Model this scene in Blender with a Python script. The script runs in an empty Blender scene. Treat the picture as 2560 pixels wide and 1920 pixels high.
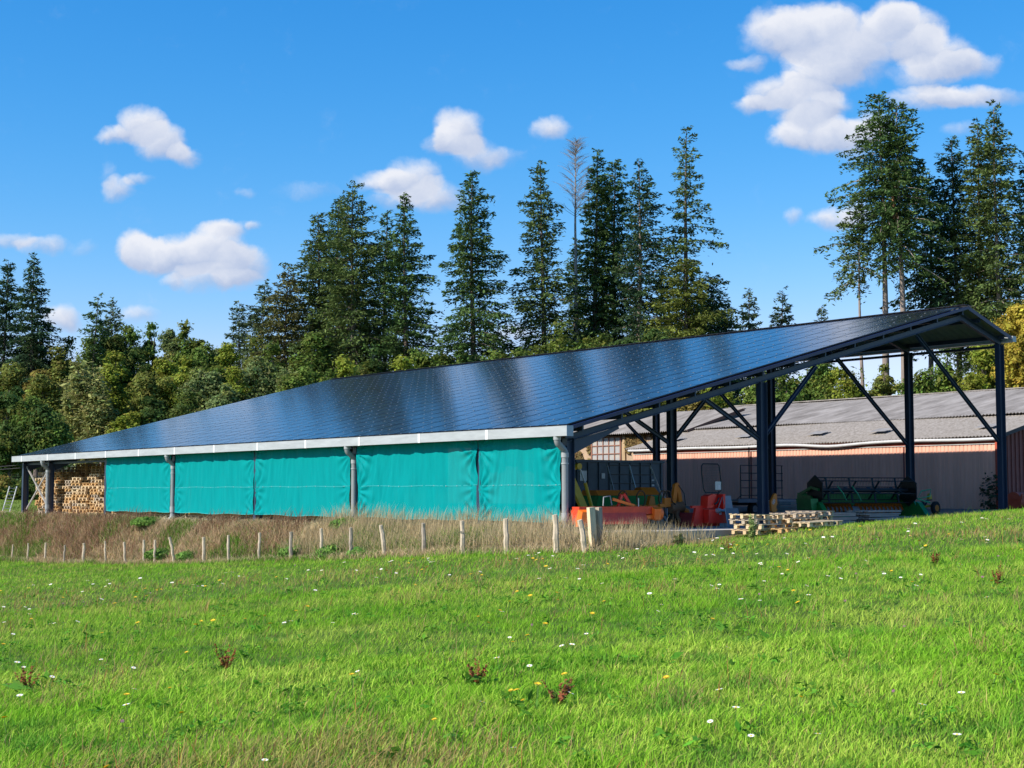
import bpy, bmesh, math, random
import numpy as np
from mathutils import Vector, Matrix
R = math.radians
scene = bpy.context.scene
# ------------------------------------------------------------------ camera
FPX, YAW, PITCH = 3745.8, 0.6552, 0.0726
XC, YC, HC = 1.6714, 44.2953, 1.1056
cam_d = bpy.data.cameras.new('camera'); cam = bpy.data.objects.new('camera', cam_d)
scene.collection.objects.link(cam); scene.camera = cam
cam_d.sensor_width = 36.0; cam_d.lens = FPX / 2560 * 36
cam_d.clip_start = 0.1; cam_d.clip_end = 6000
cam.location = (0, 0, HC); cam.rotation_euler = (math.pi / 2 + PITCH, 0, 0)
# ------------------------------------------------------------------ light
SUN_AZ = (-0.90, -0.43); SUN_EL = R(39.5)
az = math.atan2(SUN_AZ[0], SUN_AZ[1])
sd = bpy.data.lights.new('sun', 'SUN'); sd.energy = 4.6; sd.angle = R(0.55); sd.color = (1.0, 0.93, 0.82)
sun = bpy.data.objects.new('sun', sd); scene.collection.objects.link(sun)
sv = Vector((math.sin(az) * math.cos(SUN_EL), math.cos(az) * math.cos(SUN_EL), math.sin(SUN_EL)))
sun.rotation_euler = sv.to_track_quat('Z', 'Y').to_euler(); sun.location = sv * 60
scene.view_settings.view_transform = 'Standard'; scene.view_settings.look = 'None'
scene.view_settings.exposure = 0.6; scene.view_settings.gamma = 1.0
try: scene.view_settings.use_curve_mapping = False
except Exception: pass
scene.render.engine = 'CYCLES'
scene.cycles.max_bounces = 6; scene.cycles.diffuse_bounces = 3; scene.cycles.glossy_bounces = 2
scene.cycles.transparent_max_bounces = 6; scene.cycles.transmission_bounces = 2

world = bpy.data.worlds.new('World'); scene.world = world; world.use_nodes = True
wt = world.node_tree; wt.nodes.clear()
def wn(t, **k):
    n = wt.nodes.new(t)
    for a, b in k.items(): setattr(n, a, b)
    return n
def wl(a, b): wt.links.new(a, b)
def wmath(op, a, b=None, c=None, clamp=False):
    n = wn('ShaderNodeMath', operation=op); n.use_clamp = clamp
    for i, v in enumerate((a, b, c)):
        if v is None: continue
        if isinstance(v, (int, float)): n.inputs[i].default_value = v
        else: wl(v, n.inputs[i])
    return n.outputs[0]
def wvec(op, a, b=None, c=None, out=0):
    n = wn('ShaderNodeVectorMath', operation=op)
    for i, v in enumerate((a, b, c)):
        if v is None: continue
        if isinstance(v, tuple): n.inputs[i].default_value = v
        else: wl(v, n.inputs[i])
    return n.outputs[out]
sky = wn('ShaderNodeTexSky', sky_type='NISHITA'); sky.sun_disc = False
sky.sun_elevation = SUN_EL; sky.sun_rotation = az % (2 * math.pi)
sky.altitude = 300; sky.air_density = 1.0; sky.dust_density = 0.4; sky.ozone_density = 3.0
tc = wn('ShaderNodeTexCoord')
sep = wn('ShaderNodeSeparateXYZ'); wl(tc.outputs['Generated'], sep.inputs[0])
ysafe = wmath('MAXIMUM', sep.outputs[1], 0.02)
uu = wmath('DIVIDE', sep.outputs[0], ysafe); vv = wmath('DIVIDE', sep.outputs[2], ysafe)
uvc = wn('ShaderNodeCombineXYZ'); wl(uu, uvc.inputs[0]); wl(vv, uvc.inputs[1])
# soft warp so the outlines billow
nz = wn('ShaderNodeTexNoise'); nz.inputs['Scale'].default_value = 38; nz.inputs['Detail'].default_value = 5; nz.inputs['Roughness'].default_value = 0.55
wl(uvc.outputs[0], nz.inputs['Vector'])
warp = wvec('MULTIPLY_ADD', nz.outputs['Color'], (0.022, 0.018, 0.0), (-0.011, -0.009, 0.0))
P = wvec('ADD', uvc.outputs[0], warp)
def dirn(px, py):
    u = (px - 1280) / FPX; v = (960 - py) / FPX; c, s = math.cos(PITCH), math.sin(PITCH)
    y = c - v * s; z = s + v * c
    return u / y, z / y
CL = [(2135,150,84,50,.75),(1949,82,80,56,1),(2030,80,80,60,1),(2095,98,90,66,1),(2221,46,56,40,1),(2262,84,82,56,1),(2345,130,88,46,.95),(2420,158,66,32,.9),
 (2050,180,80,52,1),(1940,228,70,36,.85),(1880,262,42,20,.8),(2011,262,76,42,.85),(2085,262,40,24,.7),(2045,325,80,44,.85),(2127,345,80,42,.85),(2185,310,46,36,.75),
 (1975,340,44,24,.6),(1862,155,42,18,.6),(2322,183,76,34,.75),(2322,241,90,26,.85),(2439,238,110,24,.85),
 (352,312,52,40,1),(405,355,60,40,1),(280,342,42,20,.8),(458,390,34,26,.85),(292,472,40,26,.7),(345,444,34,14,.55),(262,440,22,28,.35),
 (333,622,42,34,1),(385,640,62,34,1),(465,635,66,42,1),(547,620,64,52,1.05),(602,658,58,40,.95),(515,694,76,28,.75),(590,705,52,22,.55),(575,572,62,16,.5),(643,567,20,10,.4),(430,699,30,14,.5),
 (25,602,52,18,.6),(105,616,56,20,.6),(208,623,30,18,.35),
 (1150,332,58,48,1),(1112,362,44,28,.7),(1190,388,56,36,.7),(1255,394,44,24,.3),(1376,325,42,28,.8),
 (955,452,62,24,.75),(1030,447,64,40,.85),(1090,494,66,38,.85),(975,500,66,22,.5),(623,482,28,9,.4),(776,476,76,20,.35),
 (1983,537,24,24,.55),(2073,544,46,22,.7),(2150,538,46,26,.8),(2398,320,40,16,.4),(155,795,40,32,.9),(336,790,56,18,.5),(1290,845,60,26,.6)]
acc = None; hgt = None
for (x, y, rx, ry, s) in CL:
    cu, cv = dirn(x, y); kx = FPX / (rx * 1.42); ky = FPX / (ry * 1.5)
    q = wvec('MULTIPLY_ADD', P, (kx, ky, 0.0), (-cu * kx, -cv * ky, 0.0))
    d2 = wvec('DOT_PRODUCT', q, q, out=1)
    w = wmath('MULTIPLY_ADD', d2, -s, s, clamp=True)          # s*(1-d2)
    g = wvec('SCALE', q); n = wt.nodes[-1]; wl(w, n.inputs['Scale'])
    acc = w if acc is None else wmath('ADD', acc, w)
    hgt = g if hgt is None else wvec('ADD', hgt, g)
nf = wn('ShaderNodeTexNoise'); nf.inputs['Scale'].default_value = 34; nf.inputs['Detail'].default_value = 9; nf.inputs['Roughness'].default_value = 0.66
wl(P, nf.inputs['Vector'])
dens = wmath('MULTIPLY_ADD', nf.outputs[0], 0.85, wmath('SUBTRACT', acc, 0.54))
mr = wn('ShaderNodeMapRange', interpolation_type='SMOOTHSTEP'); wl(dens, mr.inputs[0])
mr.inputs[1].default_value = -0.06; mr.inputs[2].default_value = 0.86; mr.inputs[3].default_value = 0; mr.inputs[4].default_value = 0.96
front = wmath('GREATER_THAN', sep.outputs[1], 0.1)
alpha = wmath('MULTIPLY', mr.outputs[0], front)
sepg = wn('ShaderNodeSeparateXYZ'); wl(hgt, sepg.inputs[0])
rel = wmath('DIVIDE', wmath('MULTIPLY_ADD', sepg.outputs[0], -0.45, sepg.outputs[1]), wmath('MAXIMUM', acc, 0.15))
rel = wmath('MULTIPLY_ADD', rel, 1.05, wmath('MULTIPLY_ADD', nf.outputs[0], 1.1, -0.02), clamp=True)
ccol = wn('ShaderNodeMix', data_type='RGBA'); wl(rel, ccol.inputs[0])
ccol.inputs[6].default_value = (0.30, 0.36, 0.50, 1); ccol.inputs[7].default_value = (0.58, 0.59, 0.63, 1)  # cloud shading painted in: blue-grey bases, bright upper left
SKY_STR = 0.11
ccs = wvec('SCALE', ccol.outputs[2]); wt.nodes[-1].inputs['Scale'].default_value = 1.0 / SKY_STR
hs = wn('ShaderNodeHueSaturation'); hs.inputs['Saturation'].default_value = 1.25; hs.inputs['Value'].default_value = 1.0
wl(sky.outputs[0], hs.inputs['Color'])
hsep = wn('ShaderNodeSeparateXYZ'); wl(hs.outputs[0], hsep.inputs[0]); hcmb = wn('ShaderNodeCombineXYZ')
for i_, (p_, t_) in enumerate(((1.67, 2.24), (0.93, .882), (0.69, .930))):      # per channel response: a deep blue zenith, paler horizon
    wl(wmath('MULTIPLY', wmath('POWER', wmath('MULTIPLY', hsep.outputs[i_], SKY_STR), p_), t_ / SKY_STR), hcmb.inputs[i_])
rr_, gg_ = [l.from_socket for l in wt.links if l.to_node == hcmb and l.to_socket == hcmb.inputs[0]][0], [l.from_socket for l in wt.links if l.to_node == hcmb and l.to_socket == hcmb.inputs[1]][0]
wl(wmath('MINIMUM', rr_, wmath('MULTIPLY', gg_, 0.80)), hcmb.inputs[0])          # no pink at the horizon
tint = hcmb.outputs[0]
mx = wn('ShaderNodeMix', data_type='RGBA'); wl(alpha, mx.inputs[0]); wl(tint, mx.inputs[6]); wl(ccs, mx.inputs[7])
bg = wn('ShaderNodeBackground'); bg.inputs['Strength'].default_value = SKY_STR; wl(mx.outputs[2], bg.inputs[0])
wo = wn('ShaderNodeOutputWorld'); wl(bg.outputs[0], wo.inputs[0])
world.cycles.sampling_method = 'MANUAL'; world.cycles.sample_map_resolution = 256

# ------------------------------------------------------------------ helpers
rng = np.random.default_rng(7); random.seed(7)
COL = scene.collection
cy, sy = math.cos(YAW), math.sin(YAW)
def SL(w, l, z=0.0): return (XC + cy * w - sy * l, YC + sy * w + cy * l, z)     # shed axes -> world
def LS(x, y): a = x - XC; b = y - YC; return cy * a + sy * b, -sy * a + cy * b
def ray(px, py):
    u = (px - 1280) / FPX; v = (960 - py) / FPX; c, s = math.cos(PITCH), math.sin(PITCH)
    return u, c - v * s, s + v * c
def at(px, Y): u, a, b = ray(px, 1180); return u * Y / a                          # world x of a bearing at distance Y
def wat(px, l, py=1232):                                                        # shed w of a bearing on the plane l
    u, a, _ = ray(px, py); k = (l + (-sy) * XC + cy * YC) / (-sy * u + cy * a)
    return LS(u * k, a * k)[0]
def lat(px, w, py=1232):
    u, a, _ = ray(px, py); k = (w + cy * XC + sy * YC) / (cy * u + sy * a)
    return LS(u * k, a * k)[1]
def zat(py, Y, px=1280): u, a, b = ray(px, py); return HC + b * Y / a

def vnoise(x, y, seed=0):
    xi = np.floor(x).astype(np.int64); yi = np.floor(y).astype(np.int64); fx = x - xi; fy = y - yi
    fx = fx * fx * (3 - 2 * fx); fy = fy * fy * (3 - 2 * fy)
    def h(a, b):
        n = (a * 374761393 + b * 668265263 + seed * 974711) & 0x7fffffff
        n = ((n ^ (n >> 13)) * 1274126177) & 0x7fffffff
        return ((n ^ (n >> 16)) & 0xffff) / 65535.0
    return (h(xi, yi) * (1 - fx) + h(xi + 1, yi) * fx) * (1 - fy) + (h(xi, yi + 1) * (1 - fx) + h(xi + 1, yi + 1) * fx) * fy
def fbm(x, y, seed=0, o=4):
    s = 0; a = .5; t = 0
    for i in range(o): s = s + a * vnoise(x * 2 ** i, y * 2 ** i, seed + i * 17); t += a; a *= .5
    return s / t
def sstep(a, b, x): t = np.clip((x - a) / (b - a), 0, 1); return t * t * (3 - 2 * t)

_cp = np.array([(0,0,-.5),(-2.6,8,-.66),(2.6,8,-.36),(-6,20,-.86),(6,20,-.2),(0,20,-.5),(0,30,-.46),(9,30,.1),(-24.3,73,-2.14),(-20.1,67.7,-2.12),(-17.2,64,-1.98),(-12.9,58.4,-1.66),
 (-8.9,53.1,-1.32),(-6.3,49.7,-1.1),(-3.9,46.6,-.9),(-1.4,43.4,-.7),(-.16,41.7,-.47),(1.2,39.9,-.36),(2.05,39,-.33),(3.6,42.6,-.33),(5.5,44,-.29),
 (7.9,46,-.24),(9.7,47.3,-.06),(13.3,50,.27),(17.5,53.3,.45),(18.4,54,.57)])
def _basis(x, y): x = x / 20; y = y / 40; return np.stack([np.ones_like(x), x, y, x * x, x * y, y * y, x * x * x, y * y * x], -1)
_mc = np.linalg.lstsq(_basis(_cp[:, 0], _cp[:, 1]), _cp[:, 2], rcond=None)[0]
def lsn(x, y): a = x - XC; b = y - YC; return cy * a + sy * b, -sy * a + cy * b
def behind(x, y):
    w, l = lsn(x, y)
    wv = 0.25 * (vnoise(l * .35, l * 0 + 3., 5) - .5)
    return np.minimum(w + 3.0 + wv, l + 2.9 + wv)
def hgtf(x, y):
    x = np.asarray(x, float); y = np.asarray(y, float)
    w, l = lsn(x, y)
    xc = np.clip(x, -32, 26); ycl = np.clip(y, -4, 74)
    m = _basis(xc, ycl) @ _mc + 0.05 * (fbm(x * .35, y * .35, 3) - .5) * sstep(4, 14, y) * 2 * .6
    m = m - .17 * np.exp(-(((x - 5.2) / 2.3) ** 2 + ((y - 42.3) / 2.6) ** 2))
    yd = -0.07 + .49 * sstep(19, 27, w) + .028 * np.clip(l - 52, 0, 60) + .01 * np.clip(w - 45, 0, 300) + .12 * (fbm(x * .3, y * .3, 9) - .5) * sstep(50, 60, l) + .07 * np.clip(y - 205, 0, 200)
    t = sstep(0.0, 2.1, behind(x, y))
    return m * (1 - t) + yd * t
def hz(x, y): return float(hgtf(np.array([x]), np.array([y]))[0])

# materials ---------------------------------------------------------
MATS = {}
def mat(name, col, rough=.7, metal=0.0, var=.18, scale=3.0, bump=0.0, spec=.4, detail=4, stretch=None, col2=None, bscale=None):
    if name in MATS: return MATS[name]
    m = bpy.data.materials.new(name); m.use_nodes = True; t = m.node_tree; b = t.nodes['Principled BSDF']
    b.inputs['Roughness'].default_value = rough; b.inputs['Metallic'].default_value = metal; b.inputs['Specular IOR Level'].default_value = spec
    c = t.nodes.new('ShaderNodeTexCoord'); mp = t.nodes.new('ShaderNodeMapping'); t.links.new(c.outputs['Object'], mp.inputs[0])
    if stretch: mp.inputs['Scale'].default_value = stretch
    n = t.nodes.new('ShaderNodeTexNoise'); n.inputs['Scale'].default_value = scale; n.inputs['Detail'].default_value = detail; n.inputs['Roughness'].default_value = .65
    t.links.new(mp.outputs[0], n.inputs['Vector'])
    mr = t.nodes.new('ShaderNodeMapRange'); mr.inputs[1].default_value = .3; mr.inputs[2].default_value = .7
    t.links.new(n.outputs[0], mr.inputs[0])
    x = t.nodes.new('ShaderNodeMix'); x.data_type = 'RGBA'; t.links.new(mr.outputs[0], x.inputs[0])
    c2 = col2 or tuple(min(1, v * (1 + var)) for v in col)
    x.inputs[6].default_value = (*[v * (1 - var) for v in col], 1); x.inputs[7].default_value = (*c2, 1)
    t.links.new(x.outputs[2], b.inputs['Base Color'])
    if bump:
        bp = t.nodes.new('ShaderNodeBump'); bp.inputs['Strength'].default_value = bump; bp.inputs['Distance'].default_value = .02
        n2 = t.nodes.new('ShaderNodeTexNoise'); n2.inputs['Scale'].default_value = bscale or scale * 4; n2.inputs['Detail'].default_value = 5; t.links.new(mp.outputs[0], n2.inputs['Vector'])
        t.links.new(n2.outputs[0], bp.inputs['Height']); t.links.new(bp.outputs[0], b.inputs['Normal'])
    MATS[name] = m; return m
def leafmat(name, trans=.3, rough=.55, spec=.25):
    if name in MATS: return MATS[name]
    m = bpy.data.materials.new(name); m.use_nodes = True; t = m.node_tree; b = t.nodes['Principled BSDF']
    a = t.nodes.new('ShaderNodeAttribute'); a.attribute_name = 'Col'
    b.inputs['Roughness'].default_value = rough; b.inputs['Specular IOR Level'].default_value = spec
    t.links.new(a.outputs['Color'], b.inputs['Base Color'])
    tr = t.nodes.new('ShaderNodeBsdfTranslucent'); t.links.new(a.outputs['Color'], tr.inputs[0])
    x = t.nodes.new('ShaderNodeMixShader'); x.inputs[0].default_value = trans
    t.links.new(b.outputs[0], x.inputs[1]); t.links.new(tr.outputs[0], x.inputs[2])
    t.links.new(x.outputs[0], t.nodes['Material Output'].inputs[0])
    MATS[name] = m; return m

def tag(o, label=None, cat=None, group=None, kind=None):
    if label: o['label'] = label
    if cat: o['category'] = cat
    if group: o['group'] = group
    if kind: o['kind'] = kind
    return o
def empty(name, label, cat, loc, rz=0.0, group=None):
    o = bpy.data.objects.new(name, None); COL.objects.link(o); o.location = loc; o.rotation_euler = (0, 0, rz); o.empty_display_size = .3
    return tag(o, label, cat, group)
def copy_tree(o, parent=None):
    c = o.copy(); COL.objects.link(c)
    if parent: c.parent = parent
    for ch in o.children: copy_tree(ch, c)
    return c

class MB:
    def __init__(s): s.v = []; s.f = []; s.m = []; s.mats = []; s.sm = []
    def mi(s, m):
        if m not in s.mats: s.mats.append(m)
        return s.mats.index(m)
    def add(s, vs, fs, m, smooth=False):
        k = len(s.v); i = s.mi(m); s.v += [tuple(v) for v in vs]
        for f in fs: s.f.append(tuple(k + a for a in f)); s.m.append(i); s.sm.append(smooth)
        return s
    def box(s, c, d, m, rot=None, taper=1.0):
        x, y, z = d[0] / 2, d[1] / 2, d[2] / 2; vs = []
        for k in (-1, 1):
            t = taper if k > 0 else 1
            vs += [(-x * t, -y * t, k * z), (x * t, -y * t, k * z), (x * t, y * t, k * z), (-x * t, y * t, k * z)]
        if rot is not None: vs = [rot @ Vector(v) for v in vs]
        vs = [(v[0] + c[0], v[1] + c[1], v[2] + c[2]) for v in vs]
        return s.add(vs, [(3, 2, 1, 0), (4, 5, 6, 7), (0, 1, 5, 4), (1, 2, 6, 5), (2, 3, 7, 6), (3, 0, 4, 7)], m)
    def bar(s, a, b, w, h, m, up=(0, 0, 1)):
        a = Vector(a); b = Vector(b); d = (b - a); L = d.length; d.normalize(); u = Vector(up)
        x = d.cross(u)
        if x.length < 1e-4: x = d.cross(Vector((1, 0, 0)))
        x.normalize(); u = x.cross(d); vs = []
        for p in (a, b):
            for (i, j) in ((-1, -1), (1, -1), (1, 1), (-1, 1)): vs.append(p + x * (i * w / 2) + u * (j * h / 2))
        return s.add(vs, [(3, 2, 1, 0), (4, 5, 6, 7), (0, 1, 5, 4), (1, 2, 6, 5), (2, 3, 7, 6), (3, 0, 4, 7)], m)
    def ibeam(s, a, b, h, w, m, up=(0, 0, 1), t=.014):
        a = Vector(a); b = Vector(b); d = (b - a).normalized(); u = Vector(up); x = d.cross(u).normalized(); u = x.cross(d)
        for k in (-1, 1): s.bar(a + u * k * (h / 2 - t / 2), b + u * k * (h / 2 - t / 2), w, t, m, up)
        return s.bar(a, b, t * .8, h - 2 * t - .001, m, up)
    def tube(s, pts, rad, m, n=8, caps=True, smooth=True):
        pts = [Vector(p) for p in pts]; k = len(pts)
        if isinstance(rad, (int, float)): rad = [rad] * k
        vs = []; ref = None
        for i, p in enumerate(pts):
            d = (pts[min(i + 1, k - 1)] - pts[max(i - 1, 0)])
            if d.length < 1e-9: d = Vector((0, 0, 1))
            d.normalize()
            if ref is None: ref = Vector((1, 0, 0)) if abs(d.x) < .9 else Vector((0, 1, 0))
            x = (ref - d * ref.dot(d)).normalized(); y = d.cross(x); ref = x
            for j in range(n): a = 2 * math.pi * j / n; vs.append(p + x * (math.cos(a) * rad[i]) + y * (math.sin(a) * rad[i]))
        fs = [(i * n + j, i * n + (j + 1) % n, (i + 1) * n + (j + 1) % n, (i + 1) * n + j) for i in range(k - 1) for j in range(n)]
        s.add(vs, fs, m, smooth)
        if caps: s.add([vs[j] for j in range(n)] + [vs[(k - 1) * n + j] for j in range(n)], [tuple(reversed(range(n))), tuple(range(n, 2 * n))], m)
        return s
    def prism(s, poly, axis, a, b, m):       # poly of 2-D points extruded along axis 'x','y','z'
        def P(u, v, t): return (t, u, v) if axis == 'x' else ((u, t, v) if axis == 'y' else (u, v, t))
        n = len(poly); vs = [P(u, v, a) for u, v in poly] + [P(u, v, b) for u, v in poly]
        fs = [tuple(range(n)), tuple(range(2 * n - 1, n - 1, -1))] + [(i, n + i, n + (i + 1) % n, (i + 1) % n) for i in range(n)]
        return s.add(vs, fs, m)
    def build(s, name, parent=None, loc=None, rz=None, fixn=True):
        me = bpy.data.meshes.new(name); me.from_pydata(s.v, [], s.f)
        for m in s.mats: me.materials.append(m)
        me.polygons.foreach_set('material_index', s.m); me.polygons.foreach_set('use_smooth', s.sm)
        if fixn:
            bm = bmesh.new(); bm.from_mesh(me); bmesh.ops.recalc_face_normals(bm, faces=bm.faces); bm.to_mesh(me); bm.free()
        me.update(); o = bpy.data.objects.new(name, me); COL.objects.link(o)
        if parent: o.parent = parent
        if loc is not None: o.location = loc
        if rz is not None: o.rotation_euler = (0, 0, rz)
        return o
def npmesh(name, V, F, C, m, parent=None, smooth=False):
    """V (n,3), F list of index arrays (k,3)/(k,4), C (n,3) colours"""
    me = bpy.data.meshes.new(name); me.vertices.add(len(V)); me.vertices.foreach_set('co', np.ascontiguousarray(V, np.float32).ravel())
    li = np.concatenate([f.ravel() for f in F]); tot = np.concatenate([np.full(len(f), f.shape[1]) for f in F]); st = np.concatenate([[0], np.cumsum(tot)[:-1]])
    me.loops.add(len(li)); me.loops.foreach_set('vertex_index', li.astype(np.int32))
    me.polygons.add(len(tot)); me.polygons.foreach_set('loop_start', st.astype(np.int32)); me.polygons.foreach_set('loop_total', tot.astype(np.int32))
    if smooth: me.polygons.foreach_set('use_smooth', np.ones(len(tot), bool))
    me.update(calc_edges=True)
    if C is not None:
        ca = me.color_attributes.new('Col', 'FLOAT_COLOR', 'POINT'); c4 = np.ones((len(V), 4), np.float32); c4[:, :3] = C; ca.data.foreach_set('color', c4.ravel())
    for mm in (m if isinstance(m, (list, tuple)) else [m]): me.materials.append(mm)
    o = bpy.data.objects.new(name, me); COL.objects.link(o)
    if parent: o.parent = parent
    return o
# ================================================================== SETTING
# ground: one sheet to the horizon
def groundcol(x, y):
    b = behind(x, y); w, l = lsn(x, y)
    n = fbm(x * .6, y * .6, 11)[..., None]; n2 = fbm(x * 2.3, y * 2.3, 12)[..., None]
    meadow = np.array([.075, .125, .02]) * (.7 + .6 * n); bank = np.array([.20, .145, .075]) * (.7 + .6 * n2)
    yard = np.array([.17, .145, .115]) * (.7 + .6 * n2); field = np.array([.14, .20, .035]) * (.85 + .3 * n)
    t = sstep(-.1, .5, b)[..., None]; c = meadow * (1 - t) + bank * t
    t2 = sstep(1.6, 2.4, b)[..., None]; c = c * (1 - t2) + yard * t2
    t3 = (sstep(49, 53, l) * sstep(-3, -1, w))[..., None]; c = c * (1 - t3) + field * t3
    t4 = np.maximum(sstep(44, 50, w), sstep(150, 165, y))[..., None]; c = c * (1 - t4) + np.array([.06, .07, .03]) * t4
    return c
gx = np.unique(np.concatenate([np.arange(-45, 36, .45), np.linspace(-45, -260, 22), np.linspace(-260, -3000, 8), np.linspace(36, 260, 22), np.linspace(260, 3000, 8)]))
gy = np.unique(np.concatenate([np.arange(-6, 96, .45), np.linspace(-6, -300, 10), np.linspace(96, 300, 26), np.linspace(300, 4000, 9)]))
GX, GY = np.meshgrid(gx, gy); fx, fy = GX.ravel(), GY.ravel()
V = np.stack([fx, fy, hgtf(fx, fy)], -1); nx, ny = len(gx), len(gy)
I = (np.arange(ny - 1)[:, None] * nx + np.arange(nx - 1)[None]).ravel()
gm = bpy.data.materials.new('ground_soil'); gm.use_nodes = True; t = gm.node_tree; b = t.nodes['Principled BSDF']; b.inputs['Roughness'].default_value = .95; b.inputs['Specular IOR Level'].default_value = .1
a = t.nodes.new('ShaderNodeAttribute'); a.attribute_name = 'Col'; c = t.nodes.new('ShaderNodeTexCoord'); n = t.nodes.new('ShaderNodeTexNoise'); n.inputs['Scale'].default_value = 9; n.inputs['Detail'].default_value = 8; n.inputs['Roughness'].default_value = .7
t.links.new(c.outputs['Object'], n.inputs['Vector']); mrn = t.nodes.new('ShaderNodeMapRange'); mrn.inputs[1].default_value = .3; mrn.inputs[2].default_value = .7; mrn.inputs[3].default_value = .6; mrn.inputs[4].default_value = 1.35; t.links.new(n.outputs[0], mrn.inputs[0])
vm = t.nodes.new('ShaderNodeVectorMath'); vm.operation = 'SCALE'; t.links.new(a.outputs['Color'], vm.inputs[0]); t.links.new(mrn.outputs[0], vm.inputs['Scale']); t.links.new(vm.outputs[0], b.inputs['Base Color'])
bp = t.nodes.new('ShaderNodeBump'); bp.inputs['Strength'].default_value = .6; bp.inputs['Distance'].default_value = .05; t.links.new(n.outputs[0], bp.inputs['Height']); t.links.new(bp.outputs[0], b.inputs['Normal'])
g = npmesh('ground', V, [np.stack([I, I + 1, I + 1 + nx, I + nx], -1)], groundcol(fx, fy), gm, smooth=True); tag(g, kind='structure')

# ------------------------------------------------------------------ grass
def blades(name, x, y, h, wd, col, lean, seg=True, label=None, z=None, tipc=None, m=None):
    n = len(x); zz = hgtf(x, y) - .01 if z is None else z
    a = rng.uniform(0, 2 * np.pi, n); dx, dy = np.cos(a), np.sin(a)
    la = rng.normal(0.6, 1.3, n); lx = np.cos(la) * lean * h; ly = np.sin(la) * lean * h
    hw = wd / 2; P0 = np.stack([x, y, zz], -1); D = np.stack([dx, dy, 0 * dx], -1)
    tip = P0 + np.stack([lx, ly, h], -1)
    tc_ = col if tipc is None else tipc
    if seg:
        mid = P0 + np.stack([lx * .35, ly * .35, h * .6], -1)
        V = np.stack([P0 - D * hw[:, None], P0 + D * hw[:, None], mid + D * hw[:, None] * .8, mid - D * hw[:, None] * .8, tip], 1).reshape(-1, 3)
        i = np.arange(n) * 5; F = [np.stack([i, i + 1, i + 2, i + 3], -1), np.stack([i + 3, i + 2, i + 4], -1)]
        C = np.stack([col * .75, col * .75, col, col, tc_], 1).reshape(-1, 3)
    else:
        V = np.stack([P0 - D * hw[:, None], P0 + D * hw[:, None], tip], 1).reshape(-1, 3)
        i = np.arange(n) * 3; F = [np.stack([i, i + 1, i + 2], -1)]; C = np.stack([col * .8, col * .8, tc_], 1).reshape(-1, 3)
    return V, F, C
def join(parts):
    V = []; F3 = []; F4 = []; C = []; k = 0
    for v, f, c in parts:
        V.append(v); C.append(c)
        for ff in f: (F3 if ff.shape[1] == 3 else F4).append(ff + k)
        k += len(v)
    F = []
    if F3: F.append(np.concatenate(F3))
    if F4: F.append(np.concatenate(F4))
    return np.concatenate(V), F, np.concatenate(C)
def frustum_pts(n, y0, y1, p, extra=3.2):
    u = rng.random(n); k = 2 - p                       # density per area ~ Y^-p
    Y = (y0 ** k + u * (y1 ** k - y0 ** k)) ** (1 / k)
    X = rng.uniform(-1, 1, n) * (.36 * Y + extra)
    return X, Y
GRASSM = leafmat('grass_blade', .35, .7, .08)
def meadow_col(x, y):
    n = len(x); p = fbm(x * .5, y * .5, 21); q = fbm(x * 1.7, y * 1.7, 22); r = rng.random(n)
    g1 = np.array([.215, .455, .026]); g2 = np.array([.470, .610, .090]); g3 = np.array([.080, .270, .024]); dry = np.array([.42, .33, .12])
    t = np.clip((p - .43) * 2.4 + (r - .5) * 1.1, 0, 1)[:, None]; c = g1 * (1 - t) + g2 * t
    t = np.clip((q - .56) * 6, 0, 1)[:, None] * .75; c = c * (1 - t) + g3 * t
    dm = drymask(x, y); t = (rng.random(n) < dm * .75 + .05).astype(float)[:, None] * rng.uniform(.6, 1, n)[:, None]
    c = c * (1 - t) + dry * t
    return c * rng.uniform(.6, 1.35, n)[:, None]
def drymask(x, y):
    m = 1.0 * np.exp(-(((x + .85) / .8) ** 2 + ((y - 8.8) / .9) ** 2)) + .5 * np.exp(-(((x + 2.1) / .7) ** 2 + ((y - 8.8) / 1.0) ** 2))
    m = m * sstep(.28, .50, fbm(x * 2.5, y * 2.5, 31)) * 1.5
    m = m + .28 * sstep(.60, .74, fbm(x * .8 + 3, y * .35, 32)) + .22 * sstep(.62, .72, fbm(x * 3.1, y * 1.6, 34)) + .5 * sstep(20, 38, y) * sstep(.47, .66, fbm(x * .5, y * .3, 33)) * .6
    return np.clip(m, 0, .95)
parts = []
for n, y0, y1, seg in ((275000, 7.2, 15, True), (215000, 15, 28, False), (205000, 28, 78, False)):
    X, Y = frustum_pts(n, y0, y1, .9 if y0 < 20 else .6); k = behind(X, Y) < .25; X, Y = X[k], Y[k]
    cl = fbm(X * 1.6, Y * 1.6, 41); hh = (.034 + .085 * np.clip(cl - .30, 0, 1)) * rng.uniform(.45, 1.7, len(X)) * np.where(rng.random(len(X)) < .03, 1.8, 1) * (1 + .5 * drymask(X, Y))
    wd = (.0034 + .00036 * Y) * rng.uniform(.7, 1.4, len(X))
    parts.append(blades('g', X, Y, hh * (1 + .006 * Y), wd, meadow_col(X, Y), rng.uniform(.1, 1.4, len(X)), seg))
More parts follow.
